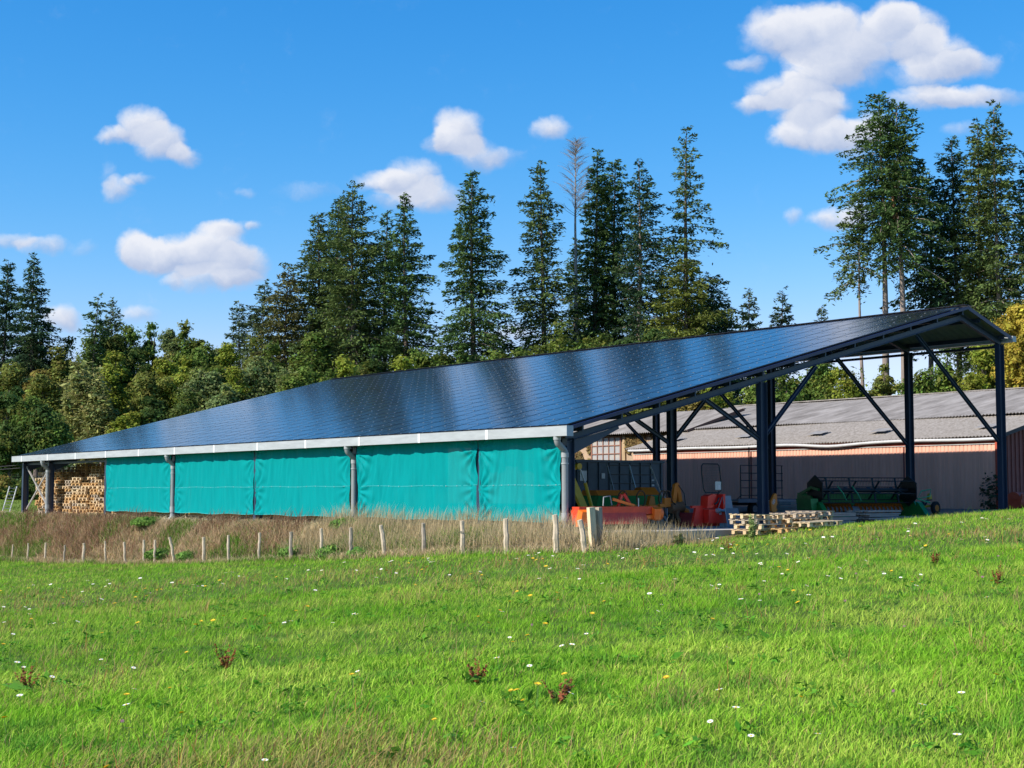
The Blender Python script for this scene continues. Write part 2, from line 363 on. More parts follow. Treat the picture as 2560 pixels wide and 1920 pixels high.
# taller rank grass at the fence foot and along the crest of the meadow
X, Y = frustum_pts(150000, 33, 84, .6); bb = behind(X, Y); k = (bb > -1.3) & (bb < .5); X, Y = X[k], Y[k]
parts.append(blades('g', X, Y, rng.uniform(.08, .26, len(X)) * (.6 + .8 * fbm(X, Y, 5)) * np.where(lsn(X, Y)[0] > -1.5, .5, 1), rng.uniform(.012, .024, len(X)), meadow_col(X, Y) * np.array([.8, .95, .8]), rng.uniform(.1, .7, len(X)), False))
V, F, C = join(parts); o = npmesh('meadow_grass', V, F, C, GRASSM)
tag(o, 'short bright green pasture grass covering the foreground meadow', 'grass', kind='stuff')
# dry stalks inside the meadow
X, Y = frustum_pts(85000, 7.2, 40, 1.1); k = (rng.random(len(X)) < drymask(X, Y) * 1.0) & (behind(X, Y) < 0); X, Y = X[k], Y[k]
n = len(X); c = np.array([.42, .30, .13]) * rng.uniform(.6, 1.3, n)[:, None] * np.where(rng.random(n)[:, None] < .25, np.array([.9, .5, .45]), 1)
V, F, C = join([blades('d', X, Y, rng.uniform(.08, .26, n), .003 + .0002 * Y, c, rng.uniform(.2, 1.1, n), True)])
o = npmesh('dry_stalks', V, F, C, GRASSM); tag(o, 'thin straw coloured dead stalks scattered in the meadow grass', 'dry grass', kind='stuff')

# dry bank between the fence and the shed slab
def bank_pts(n, l0, l1, w0, w1):
    l = rng.uniform(l0, l1, n); w = rng.uniform(w0, w1, n); x = XC + cy * w - sy * l; y = YC + sy * w + cy * l
    return x, y, w, l
parts = []
x, y, w, l = bank_pts(130000, -5.0, 66, -3.3, -.75)
gap = sstep(.62, .72, fbm(l * .22 + 8, w * .3, 52)); k = rng.random(len(x)) > gap * .85
k &= ~((l < -2.6) & (w > -2.2)); x, y, w, l = x[k], y[k], w[k], l[k]; n = len(x)
big = .45 + .75 * fbm(l * .45, w * .6, 51)
h = rng.uniform(.2, .75, n) * big * (1 + .22 * sstep(-6, 6, -np.abs(l - 3) + 3)) * np.where(l > 26, 1.1, 1.0)
h = h * np.where(w < -2.8, .5, 1) * (.42 + .58 * sstep(-.9, -2.2, w)) * (1 - .3 * np.exp(-((l - 22) / 7) ** 2))
tt = fbm(l * .3, w * .5, 53); red = sstep(.40, .56, tt + rng.normal(0, .05, n)) * sstep(12, 22, l) * sstep(-3.2, -2.5, w)
c = np.array([.56, .43, .25]) * (1 - red[:, None]) + np.array([.30, .15, .085]) * red[:, None]
mid = (sstep(9, 16, l) * .55)[:, None]; c = c * (1 - mid) + np.array([.42, .29, .17]) * mid
gr = (rng.random(n) < .10 + .6 * sstep(.54, .64, fbm(l * .4, w * .8, 55)))[:, None]; c = np.where(gr, np.array([.13, .25, .03]), c) * rng.uniform(.6, 1.3, n)[:, None]
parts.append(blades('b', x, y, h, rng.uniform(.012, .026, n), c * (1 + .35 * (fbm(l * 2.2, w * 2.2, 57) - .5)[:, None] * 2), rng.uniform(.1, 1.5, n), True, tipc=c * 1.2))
# pale tall grasses with feathery heads towards the near corner
x, y, w, l = bank_pts(9000, -5.5, 12, -2.9, -.8); n = len(x); h = rng.uniform(.5, 1.05, n) * (.75 + .5 * fbm(l * .9, w, 58)) * .85
k = ~((l < -2.3) & (w > -2.0)); x, y, w, l, h = x[k], y[k], w[k], l[k], h[k]; n = len(x)
c = np.array([.52, .41, .24]) * rng.uniform(.7, 1.2, n)[:, None]
parts.append(blades('b', x, y, h, np.full(n, .012), c, rng.uniform(.05, .45, n), True))
x, y, w, l = bank_pts(10000, 13, 66, -2.8, -.9); k = fbm(l * .35, w * .7, 61) > .50; x, y, l, w = x[k], y[k], l[k], w[k]; n = len(x)
c = np.array([.27, .15, .09]) * rng.uniform(.5, 1.3, n)[:, None]
parts.append(blades('b', x, y, rng.uniform(.35, .85, n) * (.55 + .6 * fbm(l * .8, w, 62)), rng.uniform(.012, .024, n), c, rng.uniform(.05, .6, n), True))
x, y, w, l = bank_pts(26000, -5, 66, -3.2, -.9); n = len(x); c = np.array([.62, .50, .31]) * rng.uniform(.6, 1.2, n)[:, None]
parts.append(blades('b', x, y, rng.uniform(.10, .35, n), rng.uniform(.01, .018, n), c, rng.uniform(.8, 2.6, n), True))
V, F, C = join(parts); o = npmesh('dry_bank_grass', V, F, C, GRASSM)
tag(o, 'tall brown and straw dry grass on the bank between fence and shed', 'dry grass', kind='stuff')
# tall thin grass in front of the machinery at the corner
x, y, w, l = bank_pts(1300, -4.6, -2.4, -1.6, 1.5); n = len(x); h = rng.uniform(.3, .95, n) * (1 - .2 * np.clip(w, 0, 4))
c = np.array([.50, .40, .22]) * rng.uniform(.6, 1.2, n)[:, None]
V, F, C = join([blades('b', x, y, h, np.full(n, .011), c, rng.uniform(.05, .4, n), True)])
o = npmesh('corner_reed_grass', V, F, C, GRASSM); tag(o, 'thin pale seeding grass growing at the corner in front of the orange machinery', 'dry grass', kind='stuff')
# field turf left of the shed
n = 26000; l = rng.uniform(50, 84, n); w = rng.uniform(-8, 30, n); x = XC + cy * w - sy * l; y = YC + sy * w + cy * l
V, F, C = join([blades('f', x, y, rng.uniform(.05, .14, n), np.full(n, .06), np.array([.17, .25, .04]) * rng.uniform(.7, 1.3, n)[:, None], rng.uniform(.1, .9, n), False)])
o = npmesh('field_grass', V, F, C, GRASSM); tag(o, 'sunlit yellow green field grass beyond the left end of the shed', 'grass', kind='stuff')

# leafy green weeds on the bank: countable clumps
def leafclump(name, cx, cy_, rad, hh, n, col, label, cat, group=None, lw=.06, stems=True, zb=None):
    z0 = hz(cx, cy_) if zb is None else zb; th = rng.uniform(0, 2 * np.pi, n); r = rad * np.sqrt(rng.random(n)); zz = hh * rng.random(n) ** .8 * (1 - .45 * (r / rad) ** 2)
    p = np.stack([r * np.cos(th), r * np.sin(th), zz], -1)
    V, F, C = leafquads(p, np.array([0, 0, .0]), lw, col, n, 1.6)
    o = npmesh(name, V, [F], C, leafmat('leaf_weed', .3, .7, .08)); o.location = (cx, cy_, z0); return tag(o, label, cat, group)
def leafquads(p, ctr, size, col, n, asp=1.5, out=.5):
    d = rng.normal(0, 1, (n, 3)); nrm = p - ctr; nrm = nrm / (np.linalg.norm(nrm, axis=1, keepdims=True) + 1e-6)
    t = np.cross(d, nrm + d[:, ::-1] * (1 - out)); t /= np.linalg.norm(t, axis=1, keepdims=True) + 1e-6
    b = np.cross(nrm + rng.normal(0, .5, (n, 3)), t); b /= np.linalg.norm(b, axis=1, keepdims=True) + 1e-6
    s = size * np.exp(rng.normal(0, .38, n))[:, None]; T = t * s * asp / 2; B = b * s / 2
    V = np.stack([p - T, p - B, p + T, p + B], 1).reshape(-1, 3); i = np.arange(n) * 4
    c = np.asarray(col, float) if np.ndim(col) == 2 else np.asarray(col, float)[None] * np.ones((n, 1))
    c = c * rng.uniform(.7, 1.3, n)[:, None] * (1 + rng.normal(0, .07, (n, 3)))
    return V, np.stack([i, i + 1, i + 2, i + 3], -1), np.repeat(np.clip(c, 0, 1), 4, 0)

# ------------------------------------------------------------------ trees
BARK = mat('fir_bark', (.13, .10, .085), .9, var=.3, scale=2, bump=.6, stretch=(3, 3, .5))
BARKP = mat('pale_bark', (.25, .20, .165), .9, var=.3, scale=2, bump=.6, stretch=(3, 3, .5))
BARKR = mat('red_bark', (.36, .17, .09), .9, var=.2)
NEED = leafmat('needle_foliage', .18, .7, .08); LEAF = leafmat('broadleaf_foliage', .38, .65, .08)
def tree_base(px, D): x = at(px, D); return x, D, hz(x, D) - .1
def stand_far(root, px, top, H, D, k):
    """the same tree grown to its real height at its real distance behind the shed"""
    if k == 1: return root
    x, y, z = tree_base(px, D * k); s = (zat(top, D * k, px) - z) / H
    root.location = (x, y, z); root.scale = (k, k, s); return root
def limb_quads(P, Rr, C):                                      # many 3-sided tapering sticks; P (n,k,3), Rr (n,k)
    n, k, _ = P.shape; ang = np.array([0, 2.1, 4.2]); d = P[:, -1] - P[:, 0]; d /= np.linalg.norm(d, axis=1, keepdims=True) + 1e-9
    up = np.tile([0, 0, 1.], (n, 1)); x = np.cross(d, up); x /= np.linalg.norm(x, axis=1, keepdims=True) + 1e-6; y = np.cross(x, d)
    V = P[:, :, None, :] + Rr[:, :, None, None] * (np.cos(ang)[None, None, :, None] * x[:, None, None, :] + np.sin(ang)[None, None, :, None] * y[:, None, None, :])
    V = V.reshape(-1, 3); base = (np.arange(n) * k * 3)[:, None, None] + (np.arange(k - 1) * 3)[None, :, None]; j = np.arange(3)[None, None]; j2 = (j + 1) % 3
    F = np.stack([base + j, base + j2, base + 3 + j2, base + 3 + j], -1).reshape(-1, 4)
    return V, F
def conifer(px, top, hw, cb=.1, dens=1.0, gap=.3, col=(.055, .095, .03), D=105, label='', side=0, sp=.42, prof=.74, lean=0.0, name='fir_tree', bark=None, droop=.34, trunk_r=None, topleaf=True, group='tall conifers behind the shed'):
    x, y, z0 = tree_base(px, D); ztop = zat(top, D, px); H = ztop - z0; Rr = (1.2 if px < 2100 else .98) * hw / FPX * D
    root = empty(name, label, 'conifer', (x, y, z0), 0, group)
    tr = trunk_r or .011 * H + .04; bark = bark or BARK; mb = MB(); k = 12
    wob = lambda t: (lean * t * H + .12 * math.sin(t * 5 + px), .1 * math.cos(t * 4 + px))
    mb.tube([(wob(i / k)[0], wob(i / k)[1], H * .985 * i / k) for i in range(k + 1)], [tr * (1 - .93 * (i / k)) for i in range(k + 1)], bark, 8)
    levels = np.arange(H * .985, H * cb, -sp) ; B = []
    ph = rng.uniform(0, 6, 4); amp = gap * .7
    for zl in levels:
        t = (H - zl) / (H * (1 - cb)); pr = min(1.0, t ** prof * 1.12) * (1 - .25 * max(0, t - .8) / .2)
        lv = 1 + amp * (math.sin(zl * 1.1 + ph[0]) * .5 + math.sin(zl * .47 + ph[1]) * .5 + random.uniform(-.5, .5))
        nb = 6 if t > .12 else 4
        a0 = random.uniform(0, 6.28)
        for j in range(nb):
            a = a0 + j * 6.283 / nb + random.uniform(-.4, .4)
            L = Rr * pr * 1.32 * lv * random.uniform(.60, 1.12) + .22
            L *= 1 + side * math.cos(a)
            if random.random() < gap * .45: L *= .45
            e = .75 - 1.0 * t + random.uniform(-.15, .15)
            B.append((zl + random.uniform(-.3, .3), a, L, e))
    B = np.array(B); zb, A, L, E = B.T
    def pos(zb, A, L, E, s):
        h = L * s; return np.stack([h * np.cos(A), h * np.sin(A), zb + L * (np.sin(E) * s - droop * s ** 2 * (1.4) + .16 * s ** 3)], -1)
    def cl(zb): t = zb / H; return np.stack([lean * t * H + .12 * np.sin(t * 5 + px), .1 * np.cos(t * 4 + px), 0 * t], -1)
    S = np.linspace(0, 1, 4); P = np.stack([pos(zb, A, L, E, s) + cl(zb) for s in S], 1); r0 = .012 + .011 * L
    lv_, lf_ = limb_quads(P, r0[:, None] * (1 - .8 * S[None]), None)
    mb.add(lv_.tolist(), [tuple(f) for f in lf_.tolist()], bark)
    mb.build('trunk', root, fixn=False)
    cnt = np.maximum(3, (L ** 1.15 * 38 * dens).astype(int)); idx = np.repeat(np.arange(len(L)), cnt); n = len(idx)
    s = rng.random(n) ** .75 * .97 + .05; s = np.clip(s, .12, 1.04)
    p = pos(zb[idx], A[idx], L[idx], E[idx], s) + cl(zb[idx])
    wmax = np.minimum(.34 * L[idx], 1.1) * (1.05 - s * .75); u = rng.uniform(-1, 1, n) * (wmax + .08)
    pd = np.stack([-np.sin(A[idx]), np.cos(A[idx]), 0 * u], -1); p = p + pd * u[:, None]; p[:, 2] -= np.abs(u) * .25 + rng.exponential(.17, n) - .06
    aa = A[idx] + np.sign(u) * rng.uniform(.2, 1.2, n); el = rng.normal(-.25, .45, n) + .5 * (1 - (H - zb[idx]) / H) * .5
    t = np.stack([np.cos(aa) * np.cos(el), np.sin(aa) * np.cos(el), np.sin(el)], -1)
    d = rng.normal(0, 1, (n, 3)); d[:, 2] *= .45; b = np.cross(t, np.cross(d, t)); b /= np.linalg.norm(b, axis=1, keepdims=True) + 1e-6
    sz = rng.uniform(.16, .36, n)[:, None] * (D / 105) ** .5; T = t * sz; Bw = b * sz * .20
    V = np.stack([p - T * .5, p + Bw, p + T * .6, p - Bw], 1).reshape(-1, 3); i = np.arange(n) * 4
    bc = rng.uniform(.75, 1.3, len(L))[idx][:, None]; yl = (rng.random(len(L)) ** 2)[idx][:, None]
    c = (np.array(col)[None] * 1.35 * (1 - .25 * yl) + np.array([.14, .17, .035]) * .25 * yl) * bc * rng.uniform(.7, 1.3, n)[:, None]
    npmesh('crown', V, [np.stack([i, i + 1, i + 2, i + 3], -1)], np.repeat(c, 4, 0), NEED, root)
    return stand_far(root, px, top, H, D, 1.75 if px < 2100 else 1)
PAL = {'O': (.190, .220, .050), 'G': (.130, .205, .042), 'Y': (.245, .300, .042), 'S': (.185, .245, .090), 'D': (.070, .125, .032), 'B': (.25, .20, .05), 'W': (.30, .315, .11), 'A': (.42, .34, .05)}
WORD = {'O': 'olive green', 'G': 'mid green', 'Y': 'yellow green', 'S': 'silvery green', 'D': 'dark green', 'B': 'brownish autumn', 'W': 'pale weeping', 'A': 'golden yellow'}
def broadleaf(px, top, hw, kind, D=104, label='', bot=None, name='broadleaf_tree', dens=1.0, group='broadleaf trees behind the shed', cat='tree'):
    x, y, z0 = tree_base(px, D); H = zat(top, D, px) - z0; Rr = hw / FPX * D
    root = empty(name, label, cat, (x, y, z0), 0, group)
    ch = H * .86 if bot is None else H - (zat(bot, D, px) - z0); zc = H - ch / 2; Rz = ch / 2
    nc = int(46 + Rr * Rz * 4.2); nc = min(nc, 130); d = rng.normal(0, 1, (nc, 3)); d /= np.linalg.norm(d, axis=1, keepdims=True)
    rr = rng.uniform(.45, 1.0, nc) ** .6; sc = np.array([Rr, Rr, Rz]) * .86
    cc = d * sc * rr[:, None] * (1 + .16 * np.sin(d[:, :1] * 5 + px) + .12 * np.sin(d[:, 2:] * 7 + px) + np.clip(rng.normal(0, .06, (nc, 1)), -.12, .10)); shp = 1 - .25 * (cc[:, 2:] / Rz); cc[:, :2] *= shp
    cc[:, 2] += zc
    mb = MB(); bark = BARK if kind not in 'WS' else BARKP; tr = .018 * H + .06
    mb.tube([(0, 0, 0), (.1, .05, H * .3), (-.05, 0, H * .6), (0, .05, H * .88)], [tr, tr * .8, tr * .5, tr * .12], bark, 7)
    m = min(nc, 26); s0 = np.stack([np.zeros(m), np.zeros(m), np.clip(cc[:m, 2] - rng.uniform(.1, .35, m) * H * .6, H * .15, H * .8)], -1)
    P = np.stack([s0, s0 * .45 + cc[:m] * .55 + np.array([0, 0, .15]), cc[:m]], 1); lv_, lf_ = limb_quads(P, np.tile([tr * .35, tr * .2, .02], (m, 1)), None)
    mb.add(lv_.tolist(), [tuple(f) for f in lf_.tolist()], bark); mb.build('trunk', root, fixn=False)
    per = int(210 * dens); idx = np.repeat(np.arange(nc), per); n = len(idx)
    rc = (.22 * Rr + .22) * rng.uniform(.45, 1.5, nc)
    dd = rng.normal(0, 1, (n, 3)); dd /= np.linalg.norm(dd, axis=1, keepdims=True); rad = rng.random(n) ** .8 * 1.25
    off = dd * (rc[idx] * rad)[:, None]
    if kind == 'W': off[:, 2] = off[:, 2] * 1.9 - rng.exponential(.35, n); off[:, :2] *= .8
    else: off[:, 2] *= .8
    p = cc[idx] + off; ctr = cc[idx] - np.array([0, 0, .3])
    base = np.array(PAL[kind]); cv = rng.uniform(.72, 1.3, nc)[idx][:, None]; mixw = (rng.random(nc) ** 3)[idx][:, None] * .5
    c = (base * (1 - mixw) + np.array([.20, .17, .03]) * mixw) * cv
    V, F, C = leafquads(p, ctr, .105 * (D / 100) ** .5, c, n, 1.7 if kind != 'W' else 2.4)
    npmesh('crown', V, [F], C, LEAF, root); return stand_far(root, px, top, H, D, 1.75 if (px < 1500 and not (px < 140 and D > 113) and name == 'broadleaf_tree') else 1)
# (px, top, halfwidth, crownbase, density, gap, colour, depth, side, spacing, label)
DK = (.030, .062, .030); MG = (.050, .092, .028); OG = (.068, .100, .030); BR = (.095, .095, .035); PB = (.060, .090, .045)
conifer(3, 645, 66, .05, 1.2, .2, DK, 112, label='dark dense spruce cut by the left edge of the photo')
conifer(76, 634, 68, .08, 1.2, .25, DK, 110, label='dark pointed spruce standing just right of the one at the left edge')
conifer(228, 737, 40, .30, 1.0, .6, MG, 106, lean=.012, label='small scraggly conifer with a bent tip above the broadleaf trees')
conifer(277, 752, 42, .2, 1.0, .25, PB, 114, label='small pale pointed conifer right behind the scraggly bent one')
conifer(597, 752, 44, .2, 1.0, .25, PB, 112, label='small bluish conifer at the left foot of the tall fir group')
conifer(655, 702, 66, .1, 1.1, .35, PB, 110, label='short ragged conifer with reaching limbs left of the brownish fir')
conifer(712, 668, 82, .05, 1.25, .3, BR, 106, label='brownish olive conifer at the left slope of the big fir group')
conifer(790, 527, 92, .18, 1.1, .35, OG, 108, label='tall olive fir with pale upper limbs on the left flank of the group')
conifer(843, 488, 80, .2, 1.0, .35, MG, 112, label='tall fir partly hidden left of the highest fir of the left group')
conifer(880, 455, 108, .12, 1.05, .4, OG, 104, label='highest fir of the left group with a bare lower trunk')
conifer(963, 522, 78, .15, 1.05, .4, MG, 109, label='fir with a ragged top between the highest fir and the narrow one')
conifer(1012, 476, 70, .05, 1.15, .4, MG, 103, side=.15, label='narrow dark fir with drooping right limbs at the right end of the left group')
conifer(1182, 417, 96, .06, 1.25, .3, MG, 102, side=.1, label='solitary conical fir standing alone with sky on both sides')
conifer(1357, 397, 84, .07, 1.1, .5, OG, 103, side=-.08, label='open layered fir with a rounded top at the left of the central group')
conifer(1441, 600, 40, .12, .8, .5, MG, 108, label='thin leafy fir growing under the bare dead trunk', prof=.5)
conifer(1492, 368, 68, .1, 1.25, .25, MG, 105, label='dense upright fir right of the dead bare tree')
conifer(1541, 394, 62, .1, 1.2, .3, MG, 107, label='slender fir close to the right side of the dense upright fir', prof=.55)
conifer(1600, 394, 76, .12, 1.0, .5, DK, 102, side=.25, bark=BARKP, label='fir with a visible straight trunk and limbs mostly on its right')
conifer(1723, 314, 84, .3, 1.15, .55, OG, 103, side=.1, sp=.8, label='tallest central fir with wide separate tiers of limbs')
conifer(1722, 650, 90, .03, 1.35, .25, (.105, .125, .025), 100, label='broad yellowish fir below the tiered fir', prof=.45)
conifer(1785, 690, 66, .05, 1.2, .3, DK, 103, label='dark low fir right of the yellowish fir', prof=.5)
conifer(1822, 752, 36, .05, 1.1, .3, PB, 106, label='small dim fir between the central group and the small firs')
conifer(1875, 722, 50, .1, 1.1, .35, PB, 108, label='leftmost of the three small firs over the roof')
conifer(1962, 721, 48, .1, 1.1, .35, PB, 108, label='middle small fir with round ragged outline over the roof')
conifer(2057, 760, 34, .1, 1.2, .25, PB, 110, label='smallest fir barely rising over the roof ridge')
conifer(1655, 690, 44, .1, 1.0, .35, PB, 110, label='low blue green fir behind the visible trunk fir')
# group by the right edge
G2 = 'tall firs by the right edge'
conifer(2163, 500, 62, .72, 1.0, .6, OG, 98, side=-.45, lean=-.006, bark=BARKP, label='very thin bare stemmed fir with sparse tufts on its left', group=G2, trunk_r=.2)
conifer(2217, 236, 100, .66, 1.25, .3, MG, 98, side=-.12, bark=BARKP, label='tall fir with a long clean trunk and pointed top', group=G2, trunk_r=.34, prof=.6)
conifer(2262, 258, 84, .60, 1.25, .3, MG, 97, side=.25, bark=BARKP, label='fir with a broken reddish limb scar on its trunk', group=G2, trunk_r=.34, prof=.6)
conifer(2335, 430, 78, .58, 1.15, .35, DK, 101, label='dark fir filling the gap right of the scarred trunk', group=G2)
conifer(2400, 338, 84, .46, 1.1, .4, DK, 99, bark=BARK, label='dark fir with a thin leader behind the roof ridge', group=G2, trunk_r=.3)
conifer(2460, 300, 76, .38, 1.15, .35, OG, 97, label='olive fir left of the pointed one near the right edge', group=G2)
conifer(2508, 252, 96, .28, 1.15, .35, OG, 96, bark=BARKP, label='pointed olive fir nearest the right edge', group=G2, trunk_r=.3)
conifer(2580, 380, 80, .1, 1.1, .35, MG, 97, label='fir cut off by the right edge of the photo', group=G2)
# dead bare tree
D = 182; x, y, z0 = tree_base(1441, D); H = zat(353, D) - z0
root = empty('dead_tree', 'bare dead tree with a pale trunk and leafless twigs at its top', 'tree', (x, y, z0), 0)
DEADB = mat('dead_wood', (.27, .235, .21), .9, var=.25); mb = MB()
mb.tube([(.0, 0, 0), (.1, 0, H * .4), (-.05, 0, H * .75), (.05, 0, H)], [.36, .28, .13, .03], DEADB, 8); mb.build('trunk', root)
n = 75; zb = rng.uniform(.60, .985, n) ** .5 * H; A = rng.uniform(0, 6.28, n); t = (H - zb) / H; L = 1.1 * np.where(t < .22, .5 + 9 * t, 1.0 + 3 * rng.random(n)) * rng.uniform(.4, 1.1, n)
e = np.where(t < .25, .55, .15)
P = np.stack([np.stack([L * s * np.cos(A), L * s * np.sin(A), zb + L * (np.sin(e) * s + .25 * s * s)], -1) for s in (0, .5, 1)], 1)
V1, F1 = limb_quads(P, np.tile([.035, .022, .010], (n, 1)), None)
k = rng.integers(0, n, 900); s = rng.uniform(.3, 1, 900); S0 = P[k, 0] + (P[k, 2] - P[k, 0]) * s[:, None]; aa = A[k] + rng.normal(0, .9, 900); l2 = rng.uniform(.4, 1.3, 900)
P2 = np.stack([S0, S0 + np.stack([np.cos(aa) * l2 * .5, np.sin(aa) * l2 * .5, .3 * l2], -1), S0 + np.stack([np.cos(aa) * l2, np.sin(aa) * l2, .45 * l2], -1)], 1)
V2, F2 = limb_quads(P2, np.tile([.014, .011, .006], (900, 1)), None)
npmesh('twigs', np.concatenate([V1, V2]), [np.concatenate([F1, F2 + len(V1)])], None, DEADB, root)
# torn scar of the scarred fir
for o in list(bpy.data.objects):
    if o.get('label', '').startswith('fir with a broken reddish'):
        Hs = o.location.z; mb = MB(); za = zat(575, 97) - Hs; zb_ = zat(495, 97) - Hs
        mb.tube([(-.55, -.35, zb_), (-.5, -.45, (za + zb_) / 2), (-.15, -.4, za)], [.10, .24, .16], BARKR, 7)
        mb.tube([(-.25, -.4, za), (.45, -.5, za + .35)], [.16, .06], BARKR, 6); mb.build('torn_limb', o)

BL = [
 # back row
 (83,815,50,'O',113),(150,830,54,'D',112),(275,798,46,'D',112),(322,806,52,'G',113),(380,795,46,'G',114),(424,803,36,'S',113),(468,808,44,'G',112),(508,835,46,'G',111),(545,830,36,'S',112),
 # mid row
 (18,872,48,'O',106),(145,862,42,'O',107),(90,905,42,'B',105),(222,848,46,'G',107),(284,872,48,'Y',105),(328,880,42,'D',106),(375,882,44,'D',106),(425,858,52,'Y',105),(484,868,44,'G',106),(568,845,42,'Y',106),(622,848,46,'O',105),(520,885,44,'G',105),(680,862,60,'G',103),
 # front row
 (110,922,52,'O',100),(205,895,62,'W',98),(150,925,36,'W',101),(272,915,48,'Y',101),(368,918,60,'O',100),(440,905,52,'Y',101),(508,892,54,'S',100),(650,880,66,'S',99),(594,915,44,'Y',98),(312,1020,40,'Y',96),(250,1000,46,'W',97),(460,985,60,'D',97),(385,1000,55,'D',97),(720,905,52,'S',98),
 (18,938,70,'D',116),(68,975,50,'G',115),(100,1000,50,'D',114),(135,1035,44,'G',114),(20,1060,55,'D',114),(560,960,60,'S',96),
 # middle, low over the roof
 (780,800,60,'G',102),(740,900,44,'G',96),(815,905,44,'G',96),(870,893,54,'Y',95),(930,862,62,'D',98),(1008,880,48,'Y',96),(1065,862,48,'G',97),(1110,838,48,'G',99),(1165,862,52,'D',97),(1238,858,58,'G',96),
 (1330,838,56,'G',98),(1410,815,62,'G',99),(1480,812,58,'G',99),(1550,812,58,'D',98),(1630,808,60,'D',98),(1295,862,44,'G',97),
 (330,1085,60,'D',108),(250,1100,50,'G',108),(192,1010,52,'D',112),
 # seen through the open shed and over the old barn
 (1560,955,50,'O',95),(1640,950,60,'O',94),(1720,960,56,'B',93),(1800,955,58,'Y',93),(1900,935,50,'G',94),(1975,918,60,'G',95),(2055,900,62,'G',96),(2120,902,50,'Y',94),(2215,905,44,'O',95),(2300,905,66,'G',94),(2370,880,50,'G',96),
 (2465,868,52,'Y',93),(2425,920,44,'Y',92),(2525,900,50,'G',93),
]
cnt = {}; BLs = sorted(range(len(BL)), key=lambda i: BL[i][0])
ORD = ['leftmost', 'second', 'third', 'fourth', 'fifth', 'sixth', 'seventh', 'eighth', 'ninth', 'tenth', 'eleventh', 'twelfth', 'thirteenth', 'fourteenth', 'fifteenth', 'sixteenth', 'seventeenth', 'eighteenth', 'nineteenth', 'twentieth', 'twenty first', 'twenty second', 'twenty third', 'twenty fourth', 'twenty fifth', 'twenty sixth'] + ['twenty seventh', 'twenty eighth', 'twenty ninth', 'thirtieth', 'thirty first', 'thirty second', 'thirty third', 'thirty fourth', 'thirty fifth', 'thirty sixth', 'thirty seventh', 'thirty eighth', 'thirty ninth', 'fortieth']
for i in BLs:
    px, top, hw, kd, D = BL[i]; k = cnt.get(kd, 0); cnt[kd] = k + 1
    where = 'beyond the left roof slope' if px < 560 else ('over the middle of the roof' if px < 1500 else 'past the open shed end')
    lb = f'{WORD[kd]} tree {where}, ' + ('leftmost of its colour' if k == 0 else f'{ORD[k]} from left of its colour')
    broadleaf(px, top, hw, kd, D, lb, bot=min(1185, top + (330 if px < 1500 else 240)), dens=1.0)
broadleaf(2588, 718, 72, 'A', 88, 'big golden yellow cypress rising at the right edge behind the shed', bot=1010, name='golden_cypress', dens=2.6, group=None)
# hedge scrub at the far side of the left field
for i, (px, top, hw, kd, lb) in enumerate([(25, 1205, 30, 'G', 'low green scrub bush left in the field hedge'), (70, 1200, 30, 'D', 'dark scrub bush in the middle of the field hedge'), (118, 1205, 32, 'G', 'green scrub bush behind the leftmost shed post'), (5, 1188, 22, 'B', 'rusty brown scrub bush at the left edge'), (165, 1205, 34, 'D', 'dark scrub bush behind the pallet stacks')]):
    broadleaf(px, top, hw, kd, 111, lb, bot=1246, name='bush', group='hedge bushes beyond the left field', cat='bush', dens=.8)
# ================================================================== THE OPEN SHED
STEEL = mat('dark_blue_steel', (.019, .034, .066), .45, .0, var=.12, scale=1.5, spec=.5)
ZINC = mat('zinc_gutter', (.40, .42, .43), .42, .15, var=.13, scale=1.2, stretch=(1, 1, 6))
ZINCB = mat('bright_joint', (.66, .67, .68), .35, .1, var=.03)
PVC = mat('grey_pipe', (.24, .255, .26), .38, 0, var=.08, scale=3)
PVCL = mat('grey_pipe_collar', (.33, .35, .355), .35, 0, var=.06)
SHEET = mat('roof_underside', (.16, .18, .16), .7, 0, var=.12)
BLUE = mat('rake_flashing', (.010, .020, .070), .35, 0, var=.1)
FRAME = mat('panel_frame', (.010, .012, .022), .35, .3, var=.1)
CLAMP = mat('panel_clamp', (.32, .34, .36), .3, .6, var=.05)
def glassmat():
    m = bpy.data.materials.new('solar_glass'); m.use_nodes = True; t = m.node_tree; b = t.nodes['Principled BSDF']
    b.inputs['Base Color'].default_value = (.014, .016, .024, 1); b.inputs['Roughness'].default_value = .13; b.inputs['IOR'].default_value = 1.5
    b.inputs['Coat Weight'].default_value = 0.0
    c = t.nodes.new('ShaderNodeTexCoord'); n = t.nodes.new('ShaderNodeTexNoise'); n.inputs['Scale'].default_value = .8; n.inputs['Detail'].default_value = 3
    t.links.new(c.outputs['Object'], n.inputs['Vector']); mr = t.nodes.new('ShaderNodeMapRange'); mr.inputs[3].default_value = .10; mr.inputs[4].default_value = .16
    t.links.new(n.outputs[0], mr.inputs[0]); t.links.new(mr.outputs[0], b.inputs['Roughness']); return m
GLASS = glassmat()
CONC = mat('pale_concrete', (.40, .375, .33), .9, var=.15, scale=1.2, bump=.3)
FR = [0.0, 4.29, 11.79, 19.29, 26.79, 34.29, 41.79, 45.5]
LEN = 45.5; WM, WB = 8.28, 21.55
SL0 = .2582
def rz_(w): return 3.052 + SL0 * (w + .35)              # roof top, long slope
WR, ZR = 19.158, rz_(19.158); RS = (ZR - 7.15) / (WB + .2 - WR)
def rb(w): return ZR - RS * (w - WR)                    # roof top, short slope
shed = empty('open_shed', 'long open sided farm shed with dark blue solar panel roof on steel posts', 'farm shed', (XC, YC, 0), YAW)
slab = MB(); slab.box(((23.6 - .8) / 2, (LEN + 1.5 - 2.2) / 2, -.35), (24.4, LEN + 3.7, .7), CONC)
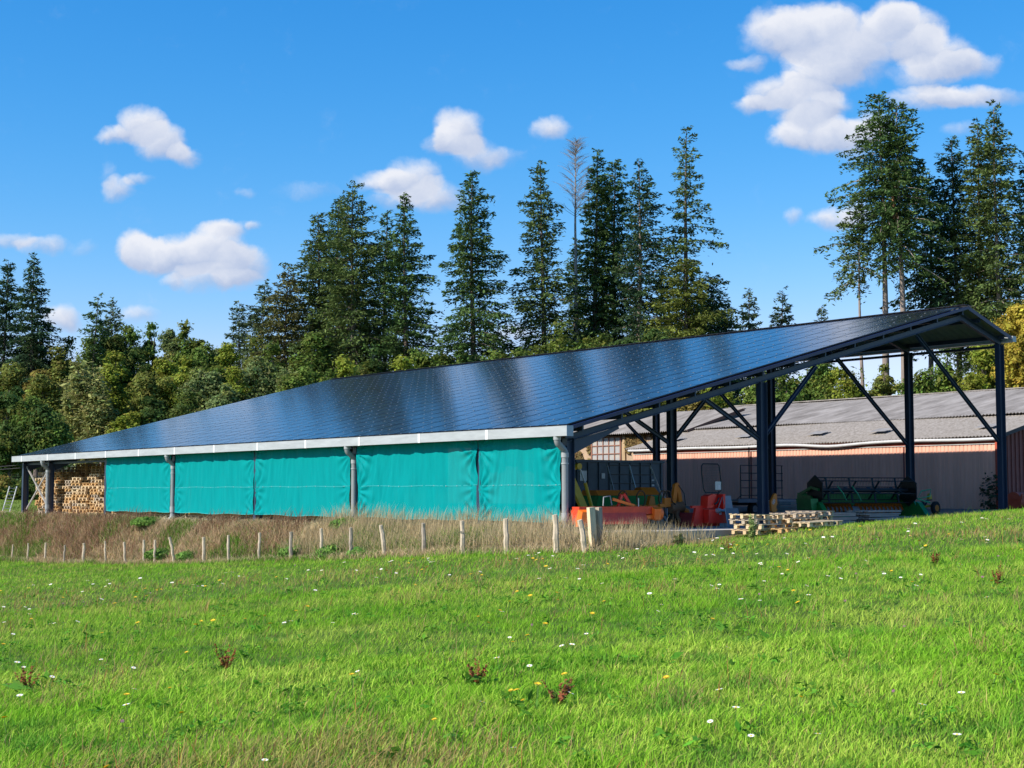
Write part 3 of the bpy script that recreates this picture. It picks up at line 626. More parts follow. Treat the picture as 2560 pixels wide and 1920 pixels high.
sl = slab.build('shed_slab', None, (XC, YC, 0), YAW); tag(sl, kind='structure')
P = lambda name, mb: mb.build(name, shed)
# roof sheets (thin trapezoid profile running up-slope is hidden under the panels; ribs seen from below)
def roofsheet(w0, w1, zf, name, off=.06):
    mb = MB(); ls = np.arange(-.32, LEN + .35, .17); vs = []; fs = []
    for i, l in enumerate(ls):
        d = .03 if i % 2 else 0.0
        vs += [(w0, l, zf(w0) - off - d), (w1, l, zf(w1) - off - d), (w0, l, zf(w0) - off + .018 - d), (w1, l, zf(w1) - off + .018 - d)]
    n = len(ls)
    for i in range(n - 1):
        a = i * 4; c = a + 4; fs += [(a, a + 1, c + 1, c), (a + 2, c + 2, c + 3, a + 3)]
    mb.add(vs, fs, SHEET); return P(name, mb)
roofsheet(-.32, WR, rz_, 'roof_sheet'); roofsheet(WR + .01, WB + .25, rb, 'roof_sheet', .02)
mb = MB()
for l0 in (-.36, LEN + .36):
    mb = MB(); mb.bar((-.34, l0, rz_(-.34) - .07), (WR, l0, ZR - .07), .02, .10, BLUE); mb.bar((WR, l0, ZR - .09), (WB + .27, l0, rb(WB + .27) - .09), .02, .14, BLUE); P('rake_flashing', mb)
mb = MB(); mb.bar((-.3, -.30, rz_(-.3) - .03), (WR, -.30, ZR - .03), .10, .025, BLUE)
P('rake_flashing', mb)
mb = MB(); mb.bar((WR - .12, -.35, ZR + .03), (WR - .12, LEN + .35, ZR + .03), .3, .02, FRAME); mb.bar((WR + .12, -.35, ZR + .012), (WR + .12, LEN + .35, ZR + .012), .28, .02, FRAME); P('ridge_cap', mb)
# rear eave gutter
mb = MB(); mb.box((WB + .42, LEN / 2, rb(WB + .3) - .10), (.22, LEN + .8, .22), ZINC); P('rear_gutter', mb)
# solar panels
NL, NW = 35, 21; PL = (LEN + .56) / NL; th = math.atan(SL0); SLN = (WR + .15) / math.cos(th); PW = (SLN - .25) / NW
def panel_geo(mb, flip=False):
    a, b = (PL - .05) / 2, (PW - .006) / 2; fr = .016; zt = .035
    mb.box((0, 0, zt / 2), (2 * b, 2 * a, zt), FRAME)
    vs = [(-b + fr, -a + fr, zt + .003), (b - fr, -a + fr, zt + .003), (b - fr, a - fr, zt + .003), (-b + fr, a - fr, zt + .003)]
    mb.add(vs, [(0, 1, 2, 3)], GLASS)
    for k in (-1, 1): mb.box((-b - .009, k * PL * .2, zt + .006), (.042, .062, .012), CLAMP)
def panel_xf(i, j):
    l = -.28 + PL * (i + .5); s = .02 + PW * (j + .5); w = -.30 + s * math.cos(th); return w, l, rz_(w) + .015
rows = sorted([(i, j) for i in range(NL) for j in range(NW)], key=lambda t: (lambda p: -(PL * PW) * (max(.05, (1.2 + .03 * (p[2] - 1.1)))) / ((SL(p[0], p[1])[1]) ** 3))(panel_xf(*t)))
pm = MB(); panel_geo(pm); p0 = P('solar_panel', pm)
def setp(o, i, j):
    w, l, z = panel_xf(i, j); o.location = (w, l, z); o.rotation_euler = (random.uniform(-.0016, .0016), -th + random.uniform(-.0016, .0016), 0)
setp(p0, *rows[0])
for (i, j) in rows[1:100]: o = p0.copy(); COL.objects.link(o); o.parent = shed; setp(o, i, j)
big = MB()
for (i, j) in rows[100:]:
    one = MB(); panel_geo(one); w, l, z = panel_xf(i, j); M = Matrix.Translation((w, l, z)) @ Matrix.Rotation(-th + random.uniform(-.0016, .0016), 4, 'Y') @ Matrix.Rotation(random.uniform(-.0016, .0016), 4, 'X')
    k = len(big.v); big.v += [tuple(M @ Vector(v)) for v in one.v]
    for f, mi, s in zip(one.f, one.m, one.sm): big.f.append(tuple(k + a for a in f)); big.m.append(big.mi(one.mats[mi])); big.sm.append(s)
o = big.build('solar_panel_rows', shed, fixn=False); o['kind'] = 'stuff'
# cables and brackets along the lower panel edge
mb = MB(); pts = []
for i in range(NL * 3 + 1):
    l = -.2 + i * PL / 3; pts.append((-.33, l, 3.06 + .012 * math.sin(i * 1.7) + (.0 if i % 3 else .02)))
mb.tube(pts, .012, FRAME, 5, smooth=False); P('panel_cable', mb)
# gutter
mb = MB(); g0, g1 = -.60, LEN + .55; zt, zb = 3.055, 2.765; wo_, wi = -.56, -.34
mb.box((wo_, (g0 + g1) / 2, (zt + zb) / 2), (.012, g1 - g0, zt - zb), ZINC); mb.box(((wo_ + wi) / 2, (g0 + g1) / 2, zb + .006), (wi - wo_ - .014, g1 - g0 - .002, .010), ZINC)
mb.box((wi, (g0 + g1) / 2, (zt + zb) / 2), (.012, g1 - g0, zt - zb - .02), ZINC)
mb.box((wo_ + .005, (g0 + g1) / 2, zt + .004), (.03, g1 - g0 + .004, .008), ZINC)
P('gutter', mb)
ENDC = mat('gutter_end_grey', (.33, .37, .42), .4, .1, var=.05)
for l in (g0 - .006, g1 + .006): mb = MB(); mb.box(((wo_ + wi) / 2, l, (zt + zb) / 2), (wi - wo_ + .03, .012, zt - zb + .02), ENDC); P('gutter_end', mb)
l = 3.3
while l < LEN: mb = MB(); mb.box((wo_ - .009, l, (zt + zb) / 2), (.010, .14, zt - zb + .012), ZINCB); P('gutter_joint', mb); l += 3.75
# posts, rafters, braces
def hpost(w, l, ztop):
    mb = MB(); mb.ibeam((w, l, 0.012), (w, l, ztop), .30, .22, STEEL, up=(1, 0, 0)); mb.box((w, l, .009), (.36, .30, .014), STEEL); return P('post', mb)
def raf(w): return rz_(w) - .36
for k, l in enumerate(FR):
    hpost(0, l, raf(0) - .06); hpost(WM, l, raf(WM) - .16); hpost(WB, l, rb(WB) - .40)
    mb = MB(); mb.ibeam((-.12, l, raf(-.12) - .05), (WR, l, raf(WR) - .05), .20, .14, STEEL); P('rafter', mb)
    mb = MB(); mb.ibeam((WR, l, raf(WR) - .06), (WB + .1, l, rb(WB + .1) - .33), .22, .15, STEEL); P('rafter', mb)
    hb = .6; mb = MB(); mb.prism([(.14, 2.33), (.14, raf(.14) - .17), (1.95, raf(1.95) - .17)], 'y', l - .006, l + .006, STEEL); mb.bar((.14, l, 2.31), (1.97, l, raf(1.97) - .17), .14, .014, STEEL, up=(0, 1, 0)); P('haunch', mb)
    for a, b in (((11.0, raf(11) - .18), (8.46, 3.05)), ((5.7, raf(5.7) - .18), (8.1, 2.88)), ((16.5, raf(16.5) - .2), (21.45, 3.02))):
        mb = MB(); mb.ibeam((a[0], l + .0, a[1]), (b[0], l + .0, b[1]), .12, .12, STEEL, t=.012); mb.box((b[0], l, b[1]), (.14, .012, .2), STEEL); P('brace', mb)
for j in range(13):
    w = .35 + j * 1.55; mb = MB(); mb.box((w, LEN / 2, rz_(w) - .20), (.06, LEN + .5, .185), STEEL); P('purlin', mb)
for w in (20.0, 21.5): mb = MB(); mb.box((w, LEN / 2, rb(w) - .17), (.06, LEN + .5, .16), STEEL); P('purlin', mb)
# longitudinal eave braces (knee braces seen behind the rafters)
for w in (0, WM, WB):
    for k in range(len(FR) - 1):
        mb = MB(); zt_ = (raf(w) if w < WB else rb(w) - .35) - .1
        mb.bar((w + .08, FR[k] + .1, zt_ - .04), (w + .08, FR[k + 1] - .1, zt_ - .04), .07, .10, STEEL); P('eave_beam', mb)
for (za, zb_) in ((.25, 2.5), (2.5, .25)):
    mb = MB(); mb.bar((.02 if za < 1 else .05, 41.95, za), (.02 if za < 1 else .05, 45.35, zb_), .07, .07, mat('galv_brace', (.35, .33, .31), .5, .2)); P('cross_brace', mb)
# downpipes
def pipe(l, k):
    mb = MB(); w0, w1 = -.45, -.155; zz = 2.76; pts = [(w0, l, zz), (w0, l, zz - .10)]
    for a in range(1, 6): t = a / 5 * 1.15; pts.append((w0 + .17 * (1 - math.cos(t)), l, zz - .10 - .17 * math.sin(t)))
    for a in range(0, 6): t = 1.15 * (1 - a / 5); pts.append((w1 - .15 * (1 - math.cos(t)) , l, zz - .50 + .17 * math.sin(t)))
    pts += [(w1, l, 1.4), (w1, l, .12)]
    o = None
    mb.tube(pts, .098, PVC, 16); o = P('downpipe', mb)
    for z, h in ((2.72, .12), (2.22, .14), (1.97, .04), (.42, .20), (.30, .05), (.12, .12)):
        c = MB(); w = w0 if z > 2.5 else w1; c.tube([(w, l, z - h / 2), (w, l, z + h / 2)], .114, PVCL, 16); c.build('pipe_collar', o)
    c = MB(); c.tube([(w1, l, .13), (w1 - .04, l, .02), (w1 - .16, l, -.07)], .100, PVCL, 14); c.build('pipe_shoe', o)
    return o
for k in (0, 2, 4, 6): pipe(FR[k] + (-.02 if k == 0 else 0), k)

# ------------------------------------------------------------------ tarpaulins
def tarpmat():
    m = bpy.data.materials.new('teal_net'); m.use_nodes = True; t = m.node_tree; b = t.nodes['Principled BSDF']
    b.inputs['Base Color'].default_value = (.004, .40, .385, 1); b.inputs['Roughness'].default_value = .6; b.inputs['Specular IOR Level'].default_value = .04
    tr = t.nodes.new('ShaderNodeBsdfTransparent'); mx = t.nodes.new('ShaderNodeMixShader'); mx.inputs[0].default_value = .015
    c = t.nodes.new('ShaderNodeTexCoord'); n = t.nodes.new('ShaderNodeTexNoise'); n.inputs['Scale'].default_value = 1.3; n.inputs['Detail'].default_value = 5
    mp = t.nodes.new('ShaderNodeMapping'); mp.inputs['Scale'].default_value = (1, 3, .5); t.links.new(c.outputs['Object'], mp.inputs[0]); t.links.new(mp.outputs[0], n.inputs['Vector'])
    x = t.nodes.new('ShaderNodeMix'); x.data_type = 'RGBA'; x.inputs[6].default_value = (.0005, .21, .222, 1); x.inputs[7].default_value = (.002, .31, .315, 1); t.links.new(n.outputs[0], x.inputs[0]); t.links.new(x.outputs[2], b.inputs['Base Color'])
    tl = t.nodes.new('ShaderNodeBsdfTranslucent'); tl.inputs[0].default_value = (.001, .32, .33, 1); m2 = t.nodes.new('ShaderNodeMixShader'); m2.inputs[0].default_value = .12
    t.links.new(b.outputs[0], m2.inputs[1]); t.links.new(tl.outputs[0], m2.inputs[2]); t.links.new(m2.outputs[0], mx.inputs[1]); t.links.new(tr.outputs[0], mx.inputs[2])
    t.links.new(mx.outputs[0], t.nodes['Material Output'].inputs[0]); return m
TARP = tarpmat(); HEM = mat('tarp_hem', (.015, .30, .31), .5, var=.1, scale=12); EYE = mat('eyelet', (.2, .42, .42), .3, .3)
def tarp(la, lb, seed, wr, label, pull=(0, 0)):
    nl, nz = 150, 60; L = lb - la; root = empty('windbreak_tarp', label, 'tarpaulin', SL(-.16, la, .27), YAW, 'teal windbreak sheets along the shed front')
    lu = np.linspace(0, 1, nl); zu = np.linspace(0, 1, nz); U_, Z_ = np.meshgrid(lu, zu)
    zt_, zb_ = 2.90, .28
    x = U_ * L; z = Z_ * (zt_ - zb_)
    r = .5 - np.abs(U_ - .5)
    w = .019 * np.sin(x * 5.5 + seed + 1.2 * np.sin(z * 1.3 + seed)) * (.5 + .7 * vnoise(x * 1.2, z * .5, seed))
    w += wr * .055 * (fbm(x * 3.2 + z * .9 * (U_ - .5) * 4, z * .45, seed + 4, 4) - .5) * 2
    for (cu, cz, s) in ((0, 0, 1), (1, 0, 1), (0, .85, 1), (1, .85, 1), (1, .35, .7), (0, .38, .5)):      # fan-shaped pleats from the tied points
        dx = (U_ - cu) * L; dz = (Z_ - cz) * (zt_ - zb_); rr = np.sqrt(dx ** 2 + dz ** 2) + 1e-3; an = np.arctan2(dz, np.abs(dx))
        w += wr * s * .040 * np.sin(an * 13 + seed * 2 + cu) * np.exp(-((rr - .45) / .42) ** 2)
    sag = -.10 * wr * np.sin(np.pi * U_) * (1 - Z_) ** 3 * .4
    edge = .05 * np.sin(Z_ * 9 + seed) * wr * (.4 + .6 * (1 - Z_)); xs = x + np.where(U_ < .5, 1 - U_ * 2, 0) * np.abs(edge) - np.where(U_ > .5, U_ * 2 - 1, 0) * np.abs(edge)
    V = np.stack([-w, xs, z + sag + (.02 * np.sin(x * 2.1 + seed)) * (1 - Z_)], -1).reshape(-1, 3)
    i = (np.arange(nz - 1)[:, None] * nl + np.arange(nl - 1)[None]).ravel(); F = [np.stack([i, i + 1, i + 1 + nl, i + nl], -1)]
    npmesh('sheet', V, F, None, TARP, root, smooth=True)
    Vg = V.reshape(nz, nl, 3)
    for row, nm in ((int(nz * .405), 'seam_strip'), (0, 'hem_strip')):
        mb = MB(); pp = Vg[row]; h = .028
        for a in range(0, nl - 3, 3):
            p, q = pp[a], pp[a + 3]; mb.add([(p[0] - .006, p[1], p[2]), (q[0] - .006, q[1], q[2]), (q[0] - .006, q[1], q[2] + h), (p[0] - .006, p[1], p[2] + h)], [(0, 1, 2, 3)], HEM)
        for a in range(8, nl - 6, 14 if nm == 'seam_strip' else 12): p = pp[a]; mb.box((p[0] - .010, p[1], p[2] + .014), (.004, .045 if row else .16, .03), EYE if row else HEM)
        mb.build(nm, root, fixn=False)
    return root
tarp(.16, 4.27, 3, 1.0, 'teal windbreak sheet nearest the open corner, wrinkled where it is tied')
tarp(4.31, 11.60, 8, 1.15, 'wide teal windbreak sheet with long pleats, second from the open corner')
tarp(12.02, 19.27, 15, .75, 'smooth teal windbreak sheet in the middle, between downpipe and seam')
tarp(19.31, 26.60, 22, .65, 'teal windbreak sheet left of the middle seam, fourth from the open corner')
tarp(27.02, 34.2, 29, .55, 'farthest teal windbreak sheet beside the stacked pallets')

# ================================================================== STRAW BALES, PALLETS
STRAW = mat('straw', (.42, .30, .11), .95, var=.3, scale=9, bump=.9, stretch=(1, 1, 5))
def bale_mb():
    mb = MB(); n = 9
    vs = []; L, W, Hh = 2.15, 1.15, .62
    bm = bmesh.new(); bmesh.ops.create_cube(bm, size=1); bmesh.ops.subdivide_edges(bm, edges=bm.edges[:], cuts=5, use_grid_fill=True)
    r = random.Random(3)
    for v in bm.verts:
        c = Vector(v.co); e = sum(abs(abs(a) - .5) < .01 for a in c)
        v.co = Vector((c.x * W, c.y * L, c.z * Hh)) * (1 if e < 2 else .965) + Vector([r.uniform(-.014, .014) for _ in range(3)])
    mb.add([v.co[:] for v in bm.verts], [[v.index for v in f.verts] for f in bm.faces], STRAW, False); bm.free()
    for k in range(4):
        y = -.8 + k * .53; mb.bar((-W / 2 - .006, y, -Hh / 2), (-W / 2 - .006, y, Hh / 2), .012, .006, FRAME, up=(1, 0, 0))
    return mb
b0 = None
BG = 'straw bales stacked behind the windbreak sheets'
for c in range(12):
    for r_ in range(4):
        l = 12.9 + c * 1.0 * 2.2; 
        if l > 38 - 4.2 + .5: continue
        if b0 is None: o = b0 = bale_mb().build('straw_bale')
        else: o = b0.copy(); COL.objects.link(o)
        o.location = SL(1.05 + .05 * (r_ % 2), l, .16 + .31 + r_ * .615); o.rotation_euler = (0, 0, YAW + random.uniform(-.02, .02))
        tag(o, f'straw bale behind the teal sheets, {["bottom", "second", "third", "top"][r_]} of the {ORD[c] if c else "rightmost"} stack' + (' from the right' if c else ''), 'bale', BG)
WOODS = [mat('pallet_wood_' + n, c, .85, var=.22, scale=5, stretch=(1, 6, 1), bump=.3) for n, c in (('tan', (.56, .40, .23)), ('pale', (.58, .45, .28)), ('amber', (.54, .33, .14)), ('grey', (.40, .33, .25)))]
def pallet_mb(m):
    mb = MB()
    for y in (-.53, -.265, 0, .265, .53): mb.box((0, y * .90, .133), (1.2, .12, .020), m)                # deck boards run along x
    for x in (-.53, 0, .53): mb.box((x, 0, .112), (.11, 1.0, .021), m)
    for x in (-.53, 0, .53):
        for y in (-.44, 0, .44): mb.box((x, y, .061), (.12, .12, .079), m)
    for y in (-.44, 0, .44): mb.box((0, y, .011), (1.2, .10, .020), m)
    return mb
PMESH = []
for m in WOODS: o = pallet_mb(m).build('wooden_pallet'); PMESH.append(o.data); bpy.data.objects.remove(o)
def pallet(x, y, z, rz, label, group, k=None, rx=0, ry=0):
    o = bpy.data.objects.new('wooden_pallet', PMESH[random.choice((0, 0, 1, 2, 2, 3)) if k is None else k]); COL.objects.link(o); o.location = (x, y, z); o.rotation_euler = (rx, ry, rz)
    return tag(o, label, 'pallet', group)
spots = [35.05, 36.15, 37.25, 38.35, 39.5, 40.6, 42.3, 43.4, 44.5]
hs_ = [13, 12, 14, 11, 13, 12, 15, 16, 15]
for s, (l, h) in enumerate(zip(spots, hs_)):
    for k in range(h):
        x, y, _ = SL(.95 + random.uniform(-.11, .11) + .05 * (s % 3), l + random.uniform(-.09, .09) + .03 * math.sin(k + s)); z = k * .1465 + .004
        pallet(x, y, z, YAW + random.uniform(-.08, .08) + (math.pi / 2 if random.random() < .22 else 0) , f'{ORD[k] if k else "lowest"} pallet up in the front {"rightmost" if s == 0 else ORD[s] + " from right"} stack at the far end', 'pallets stacked under the far end of the shed', k=(3 if s > 20 else None))
for s, (l, h) in enumerate(((35.4, 18), (36.7, 19), (38.0, 19), (39.3, 19), (40.7, 17), (42.6, 18), (44.0, 17))):
    for k in range(h):
        x, y, _ = SL(2.45, l + random.uniform(-.04, .04)); pallet(x, y, k * .1465 + .004, YAW + math.pi / 2 + random.uniform(-.03, .03), f'{ORD[k] if k else "lowest"} pallet up in the rear {"rightmost" if s == 0 else ORD[s] + " from right"} stack at the far end', 'pallets stacked under the far end of the shed', k=2 if random.random() < .7 else 0)
for i in range(17):
    l = 12.6 + i * 1.25; x, y, _ = SL(1.0, l); pallet(x, y, .004, YAW + math.pi / 2, 'weathered pallet carrying the straw bales behind the teal sheets', 'pallets under the straw bales', k=3 if i % 2 else 0)
# ================================================================== OLD BARN BEHIND
PINK = mat('pink_siding', (.76, .40, .29), .6, var=.12, scale=.9, stretch=(1, 3, .25))
REDS = mat('red_siding_shaded', (.20, .055, .045), .6, var=.12)  # red siding, with the unlit gable's shade darkening put into the colour
REDW = mat('red_fascia', (.42, .07, .035), .6, var=.15)
FIBL = mat('fibre_cement_light', (.255, .22, .18), .95, var=.2, scale=5, bump=.3, bscale=20, col2=(.36, .325, .285))
FIBD = mat('fibre_cement_dark', (.175, .155, .135), .95, var=.2, scale=1.1, bump=.3, bscale=20, stretch=(.35, 1.2, 1), col2=(.36, .33, .30), detail=7)
WHITE = mat('white_gutter', (.5, .5, .5), .5, var=.12)
DARKM = mat('dark_board_steel', (.03, .03, .035), .6)  # even dark tone of the barn's barge boards
barn = empty('old_barn', 'long low barn with pink corrugated wall and grey fibre cement roof behind the shed', 'barn', (XC, YC, 0), YAW)
B = lambda name, mb: mb.build(name, barn)
WW, LR, LL = 27.1, 4.05, 27.0; ZB, ZT = .30, 3.50
def ribwall(l0, l1, w, z0, z1, m, step=.17, along='l', d=.028):
    mb = MB(); vs = []; fs = []; l = l0; i = 0
    while l < l1 + 1e-6:
        o = (0, -d, -d, 0)[i % 4] if False else (0 if i % 2 == 0 else -d)
        for q in ((0, o), (.035 if i % 2 == 0 else step - .035 - .03, o)):
            a = l + q[0]; p = (w + q[1], a) if along == 'l' else (a, w + q[1])
            vs += [(p[0], p[1], z0), (p[0], p[1], z1)]
        l += (.065 if i % 2 == 0 else step - .065 + .0); i += 1
    n = len(vs) // 2
    for k in range(n - 1): fs.append((2 * k, 2 * k + 2, 2 * k + 3, 2 * k + 1))
    return mb.add(vs, fs, m)
o = B('wall', ribwall(LR, LL, WW, ZB - .3, ZT - .01, PINK, step=.20))
for px in (2263, 1880): l = lat(px, WW); mb = MB(); mb.box((WW - .045, l, 1.75), (.05, .06, 2.9), REDS); B('wall_joint', mb)
mb = MB(); mb.box((WW - .03, LR - .05, 1.9), (.14, .12, 3.1), REDW); B('corner_post', mb)
mb = MB(); mb.box((WW - .02, (LR + LL) / 2, ZT - .20), (.05, LL - LR, .13), REDW); mb.box((WW - .05, (LR + LL) / 2, ZT - .285), (.03, LL - LR, .03), WHITE); B('fascia', mb)
mb = MB(); pts = []
for k in range(46): l = LR - .3 + (LL - LR + .6) * k / 45; pts.append((WW - .15, l, ZT - .08 - .10 * math.exp(-((l - 13.2) / 1.6) ** 2) + .02 * math.sin(l * .9)))
mb.tube(pts, .075, WHITE, 8); B('gutter', mb)
def roofplane(w0, z0, w1, z1, l0, l1, m, name, per=.18, nseg=4, par=None, amp=.028):
    ls = np.arange(l0, l1, per / 4); ws = np.linspace(w0, w1, nseg + 1); V = []
    for t_, w in zip(np.linspace(0, 1, nseg + 1), ws):
        z = z0 + (z1 - z0) * t_ + amp * np.cos(ls / per * 2 * np.pi) + .03 * np.sin(ls * .35 + t_ * 3)
        V.append(np.stack([np.full_like(ls, w), ls, z], -1))
    V = np.concatenate(V); n = len(ls); i = (np.arange(nseg)[:, None] * n + np.arange(n - 1)[None]).ravel()
    V2 = V.copy(); V2[:, 2] -= .02
    return npmesh(name, np.concatenate([V, V2]), [np.concatenate([np.stack([i, i + 1, i + 1 + n, i + n], -1), np.stack([i + len(V), i + n + len(V), i + 1 + n + len(V), i + 1 + len(V)], -1)])], None, m, par or barn, smooth=True)
roofplane(WW - .17, ZT + .02, 31.2, 4.66, LR - .35, LL + .6, FIBL, 'lower_roof')
roofplane(31.0, 4.70, 39.0, 6.42, LR - .35, 37, FIBD, 'upper_roof', nseg=6)
roofplane(39.0, 6.42, 46.5, 4.5, LR - .35, 37, FIBD, 'rear_roof', nseg=3)
mb = MB(); mb.box((39.0, (LR + 37) / 2, 6.47), (.35, 33.4, .05), FIBD); B('ridge_cap', mb)
PATCH = mat('dark_slate_patch', (.24, .23, .22), .9, var=.2)
for px in (2090, 1905, 1730, 2250, 2520):
    l = lat(px - 25, 28.5); w0, w1 = 28.2, 28.9; f = lambda w: ZT + .02 + (w - WW + .32) * (4.66 - ZT - .02) / (31.2 - WW + .32)
    mb = MB(); mb.add([(w0, l, f(w0) + .10), (w0, l + .9, f(w0) + .10), (w1, l + .9, f(w1) + .10), (w1, l, f(w1) + .10)], [(0, 1, 2, 3)], PATCH); B('roof_patch', mb)
mb = MB()                                        # gable end wall in red siding, its shade put into the colour
zz = [(WW, ZB - .3), (WW, ZT - .02), (31.2, 4.6), (39, 6.32), (46, 4.55), (46, ZB - .3)]
mb.prism(zz, 'y', LR + .02, LR + .06, REDS)
for k in range(60): w = WW + .2 + k * .3; zt = np.interp(w, [WW, 31.2, 39, 46], [ZT, 4.6, 6.32, 4.55]) - .1; mb.box((w, LR - .0, (zt + ZB) / 2), (.06, .045, zt - ZB), REDS) if w < 45.8 else None
B('gable_wall', mb)
mb = MB(); mb.box((46.2, (LR + 37) / 2, 2.4), (.1, 32, 4.4), REDS); B('rear_wall', mb)
mb = MB(); mb.prism(zz[:4] + [(39, ZB - .3)], 'y', LL - .02, LL + .02, PINK); B('far_gable_wall', mb)
mb = MB(); mb.bar((WW - .3, LR - .36, ZT - .02), (31.2, LR - .36, 4.60), .03, .16, DARKM); mb.bar((31.2, LR - .36, 4.62), (39, LR - .36, 6.34), .03, .16, DARKM); B('barge_board', mb)
# the older, ivy grown wing on the left with a glazed window
wing = empty('rendered_barn_wing', 'old rendered barn wing with many paned window and creeper on its wall', 'barn', (XC, YC, 0), YAW)
REND = mat('ochre_render', (.42, .30, .20), .95, var=.14, scale=1.5, bump=.4)
mb = MB(); mb.box((33.0, 38.5, 2.3), (4.0, 23.6, 4.4), REND); mb.build('wall', wing)
mb = MB(); mb.prism([(31.0, 4.4), (35.0, 4.4), (35.0, 5.85)], 'y', 26.72, 26.9, mat('grey_gable', (.16, .15, .15), .9)); mb.build('gable', wing)
roofplane(30.5, 4.62, 35.1, 6.0, 26.4, 50.6, FIBD, 'roof', par=wing)
mb = MB(); mb.bar((30.5, 26.35, 4.56), (35.1, 26.35, 5.94), .04, .16, mat('old_brown_board', (.10, .06, .045), .9)); mb.bar((35.1, 26.3, 5.97), (35.1, 50.6, 5.97), .2, .05, FIBD); mb.build('barge_board', wing)
PANE = mat('dusty_pane', (.62, .55, .45), .35, var=.25, scale=2.5, spec=.5, col2=(.30, .32, .36)); RUST = mat('rusty_frame', (.26, .12, .08), .8)
l0, l1 = lat(1553, 31), lat(1481, 31); z0, z1 = 2.95, 4.42
mb = MB(); mb.box((30.985, (l0 + l1) / 2, (z0 + z1) / 2), (.02, l1 - l0, z1 - z0), PANE); wnd = mb.build('window', wing)
mb = MB()
for k in range(6): mb.box((30.955, l0 + (l1 - l0) * k / 5, (z0 + z1) / 2), (.05, .06 if k % 5 else .1, z1 - z0), RUST)
for k in range(4): mb.box((30.95, (l0 + l1) / 2, z0 + (z1 - z0) * k / 3), (.045, l1 - l0, .05), RUST)
mb.build('window_frame', wnd)
WOODP = mat('old_timber', (.42, .30, .17), .9, var=.25, stretch=(1, 1, .3))
mb = MB(); mb.box((30.94, lat(1563, 31), 3.4), (.1, .22, 2.2), WOODP); mb.build('timber_post', wing)
# creeper on the wing wall, and on the barn corner
def creeper(l0, l1, z0, z1, w, n, col, label, name='creeper'):
    l = rng.uniform(l0, l1, n); z = z0 + (z1 - z0) * rng.random(n); k = fbm(l * .8, z * 1.2, 71) > .42; l, z = l[k], z[k]; n = len(l)
    x, y, _ = SL(w, 0, 0); X = XC + cy * (w - .06 - .1 * rng.random(n)) - sy * l; Y = YC + sy * w + cy * l
    p = np.stack([X, Y, z], -1); V, F, C = leafquads(p, p + np.array([cy, sy, 0.]), .12, col, n, 2.2)
    C = C * rng.uniform(.7, 1.2, n).repeat(4)[:, None]; o = npmesh(name, V, [F], C, LEAF); return tag(o, label, 'climbing plant')
creeper(lat(1478, 31), 46, 2.6, 4.6, 31, 9000, (.27, .20, .09), 'dry brown creeper left of the paned window')
creeper(27, lat(1570, 31), 3.5, 4.5, 31, 2600, (.32, .23, .10), 'straw coloured creeper under the eave right of the paned window')
leafclump('ivy_bush', *SL(26.6, 4.0)[:2], .5, 1.7, 240, (.05, .06, .03), 'dark ivy growing up the red corner post of the barn', 'climbing plant', lw=.10)
# ================================================================== MACHINES AND STORED THINGS
RED = mat('red_paint', (.72, .022, .012), .38, var=.12, spec=.5); ORG = mat('orange_paint', (.88, .16, .012), .42, var=.15, spec=.5); ORGR = mat('red_orange_paint', (.55, .05, .015), .45, var=.2, spec=.5)
AMB = mat('amber_paint', (.62, .16, .012), .45, var=.15); YEL = mat('yellow_paint', (.55, .33, .02), .42, var=.12); BLK = mat('black_steel', (.012, .012, .014), .5, var=.2); RUB = mat('rubber', (.014, .014, .014), .85)
GRN = mat('green_paint', (.012, .19, .04), .4, var=.15, spec=.5); GRNL = mat('light_green_arm', (.03, .30, .13), .4, var=.1); GREY = mat('grey_steel', (.22, .23, .25), .5, .2, var=.15); RUS = mat('rust_steel', (.16, .075, .035), .8, var=.3)
BGREY = mat('blue_grey_paint', (.075, .10, .13), .5, var=.12); GALV = mat('galvanised', (.38, .40, .42), .4, .4, var=.12)
def W(px, l): return wat(px, l)
def thing(name, label, cat, w, l, z=0.0, rz=0.0, group=None): return empty(name, label, cat, SL(w, l, z), YAW + rz, group)
def wheel(par, x, y, z, r, wd, hub, axis='x', name='wheel'):
    d = Vector((1, 0, 0)) if axis == 'x' else Vector((0, 1, 0)); c = Vector((x, y, z)); m = MB()
    k = 9; m.tube([c + d * (wd * (i / k - .5)) for i in range(k + 1)], [r * (.80 + .20 * math.sin(math.pi * min(1, max(0, (i / k) * 1.0))) ** .45) for i in range(k + 1)], RUB, 26)
    for i in range(20):
        a = i * math.pi / 10; u = Vector((0, math.cos(a), math.sin(a))) if axis == 'x' else Vector((math.cos(a), 0, math.sin(a)))
        m.bar(c + u * r * .985 - d * wd * .35, c + u * r * .985 + d * wd * .35, .035, .03, RUB, up=u)
    o = m.build(name, par); h = MB(); h.tube([c - d * wd * .40, c - d * wd * .53], [r * .58, r * .50], hub, 20); h.tube([c - d * wd * .5, c - d * wd * .60], r * .16, hub, 12); h.tube([c + d * wd * .40, c + d * wd * .53], [r * .58, r * .50], hub, 20)
    h.build('rim', o); return o
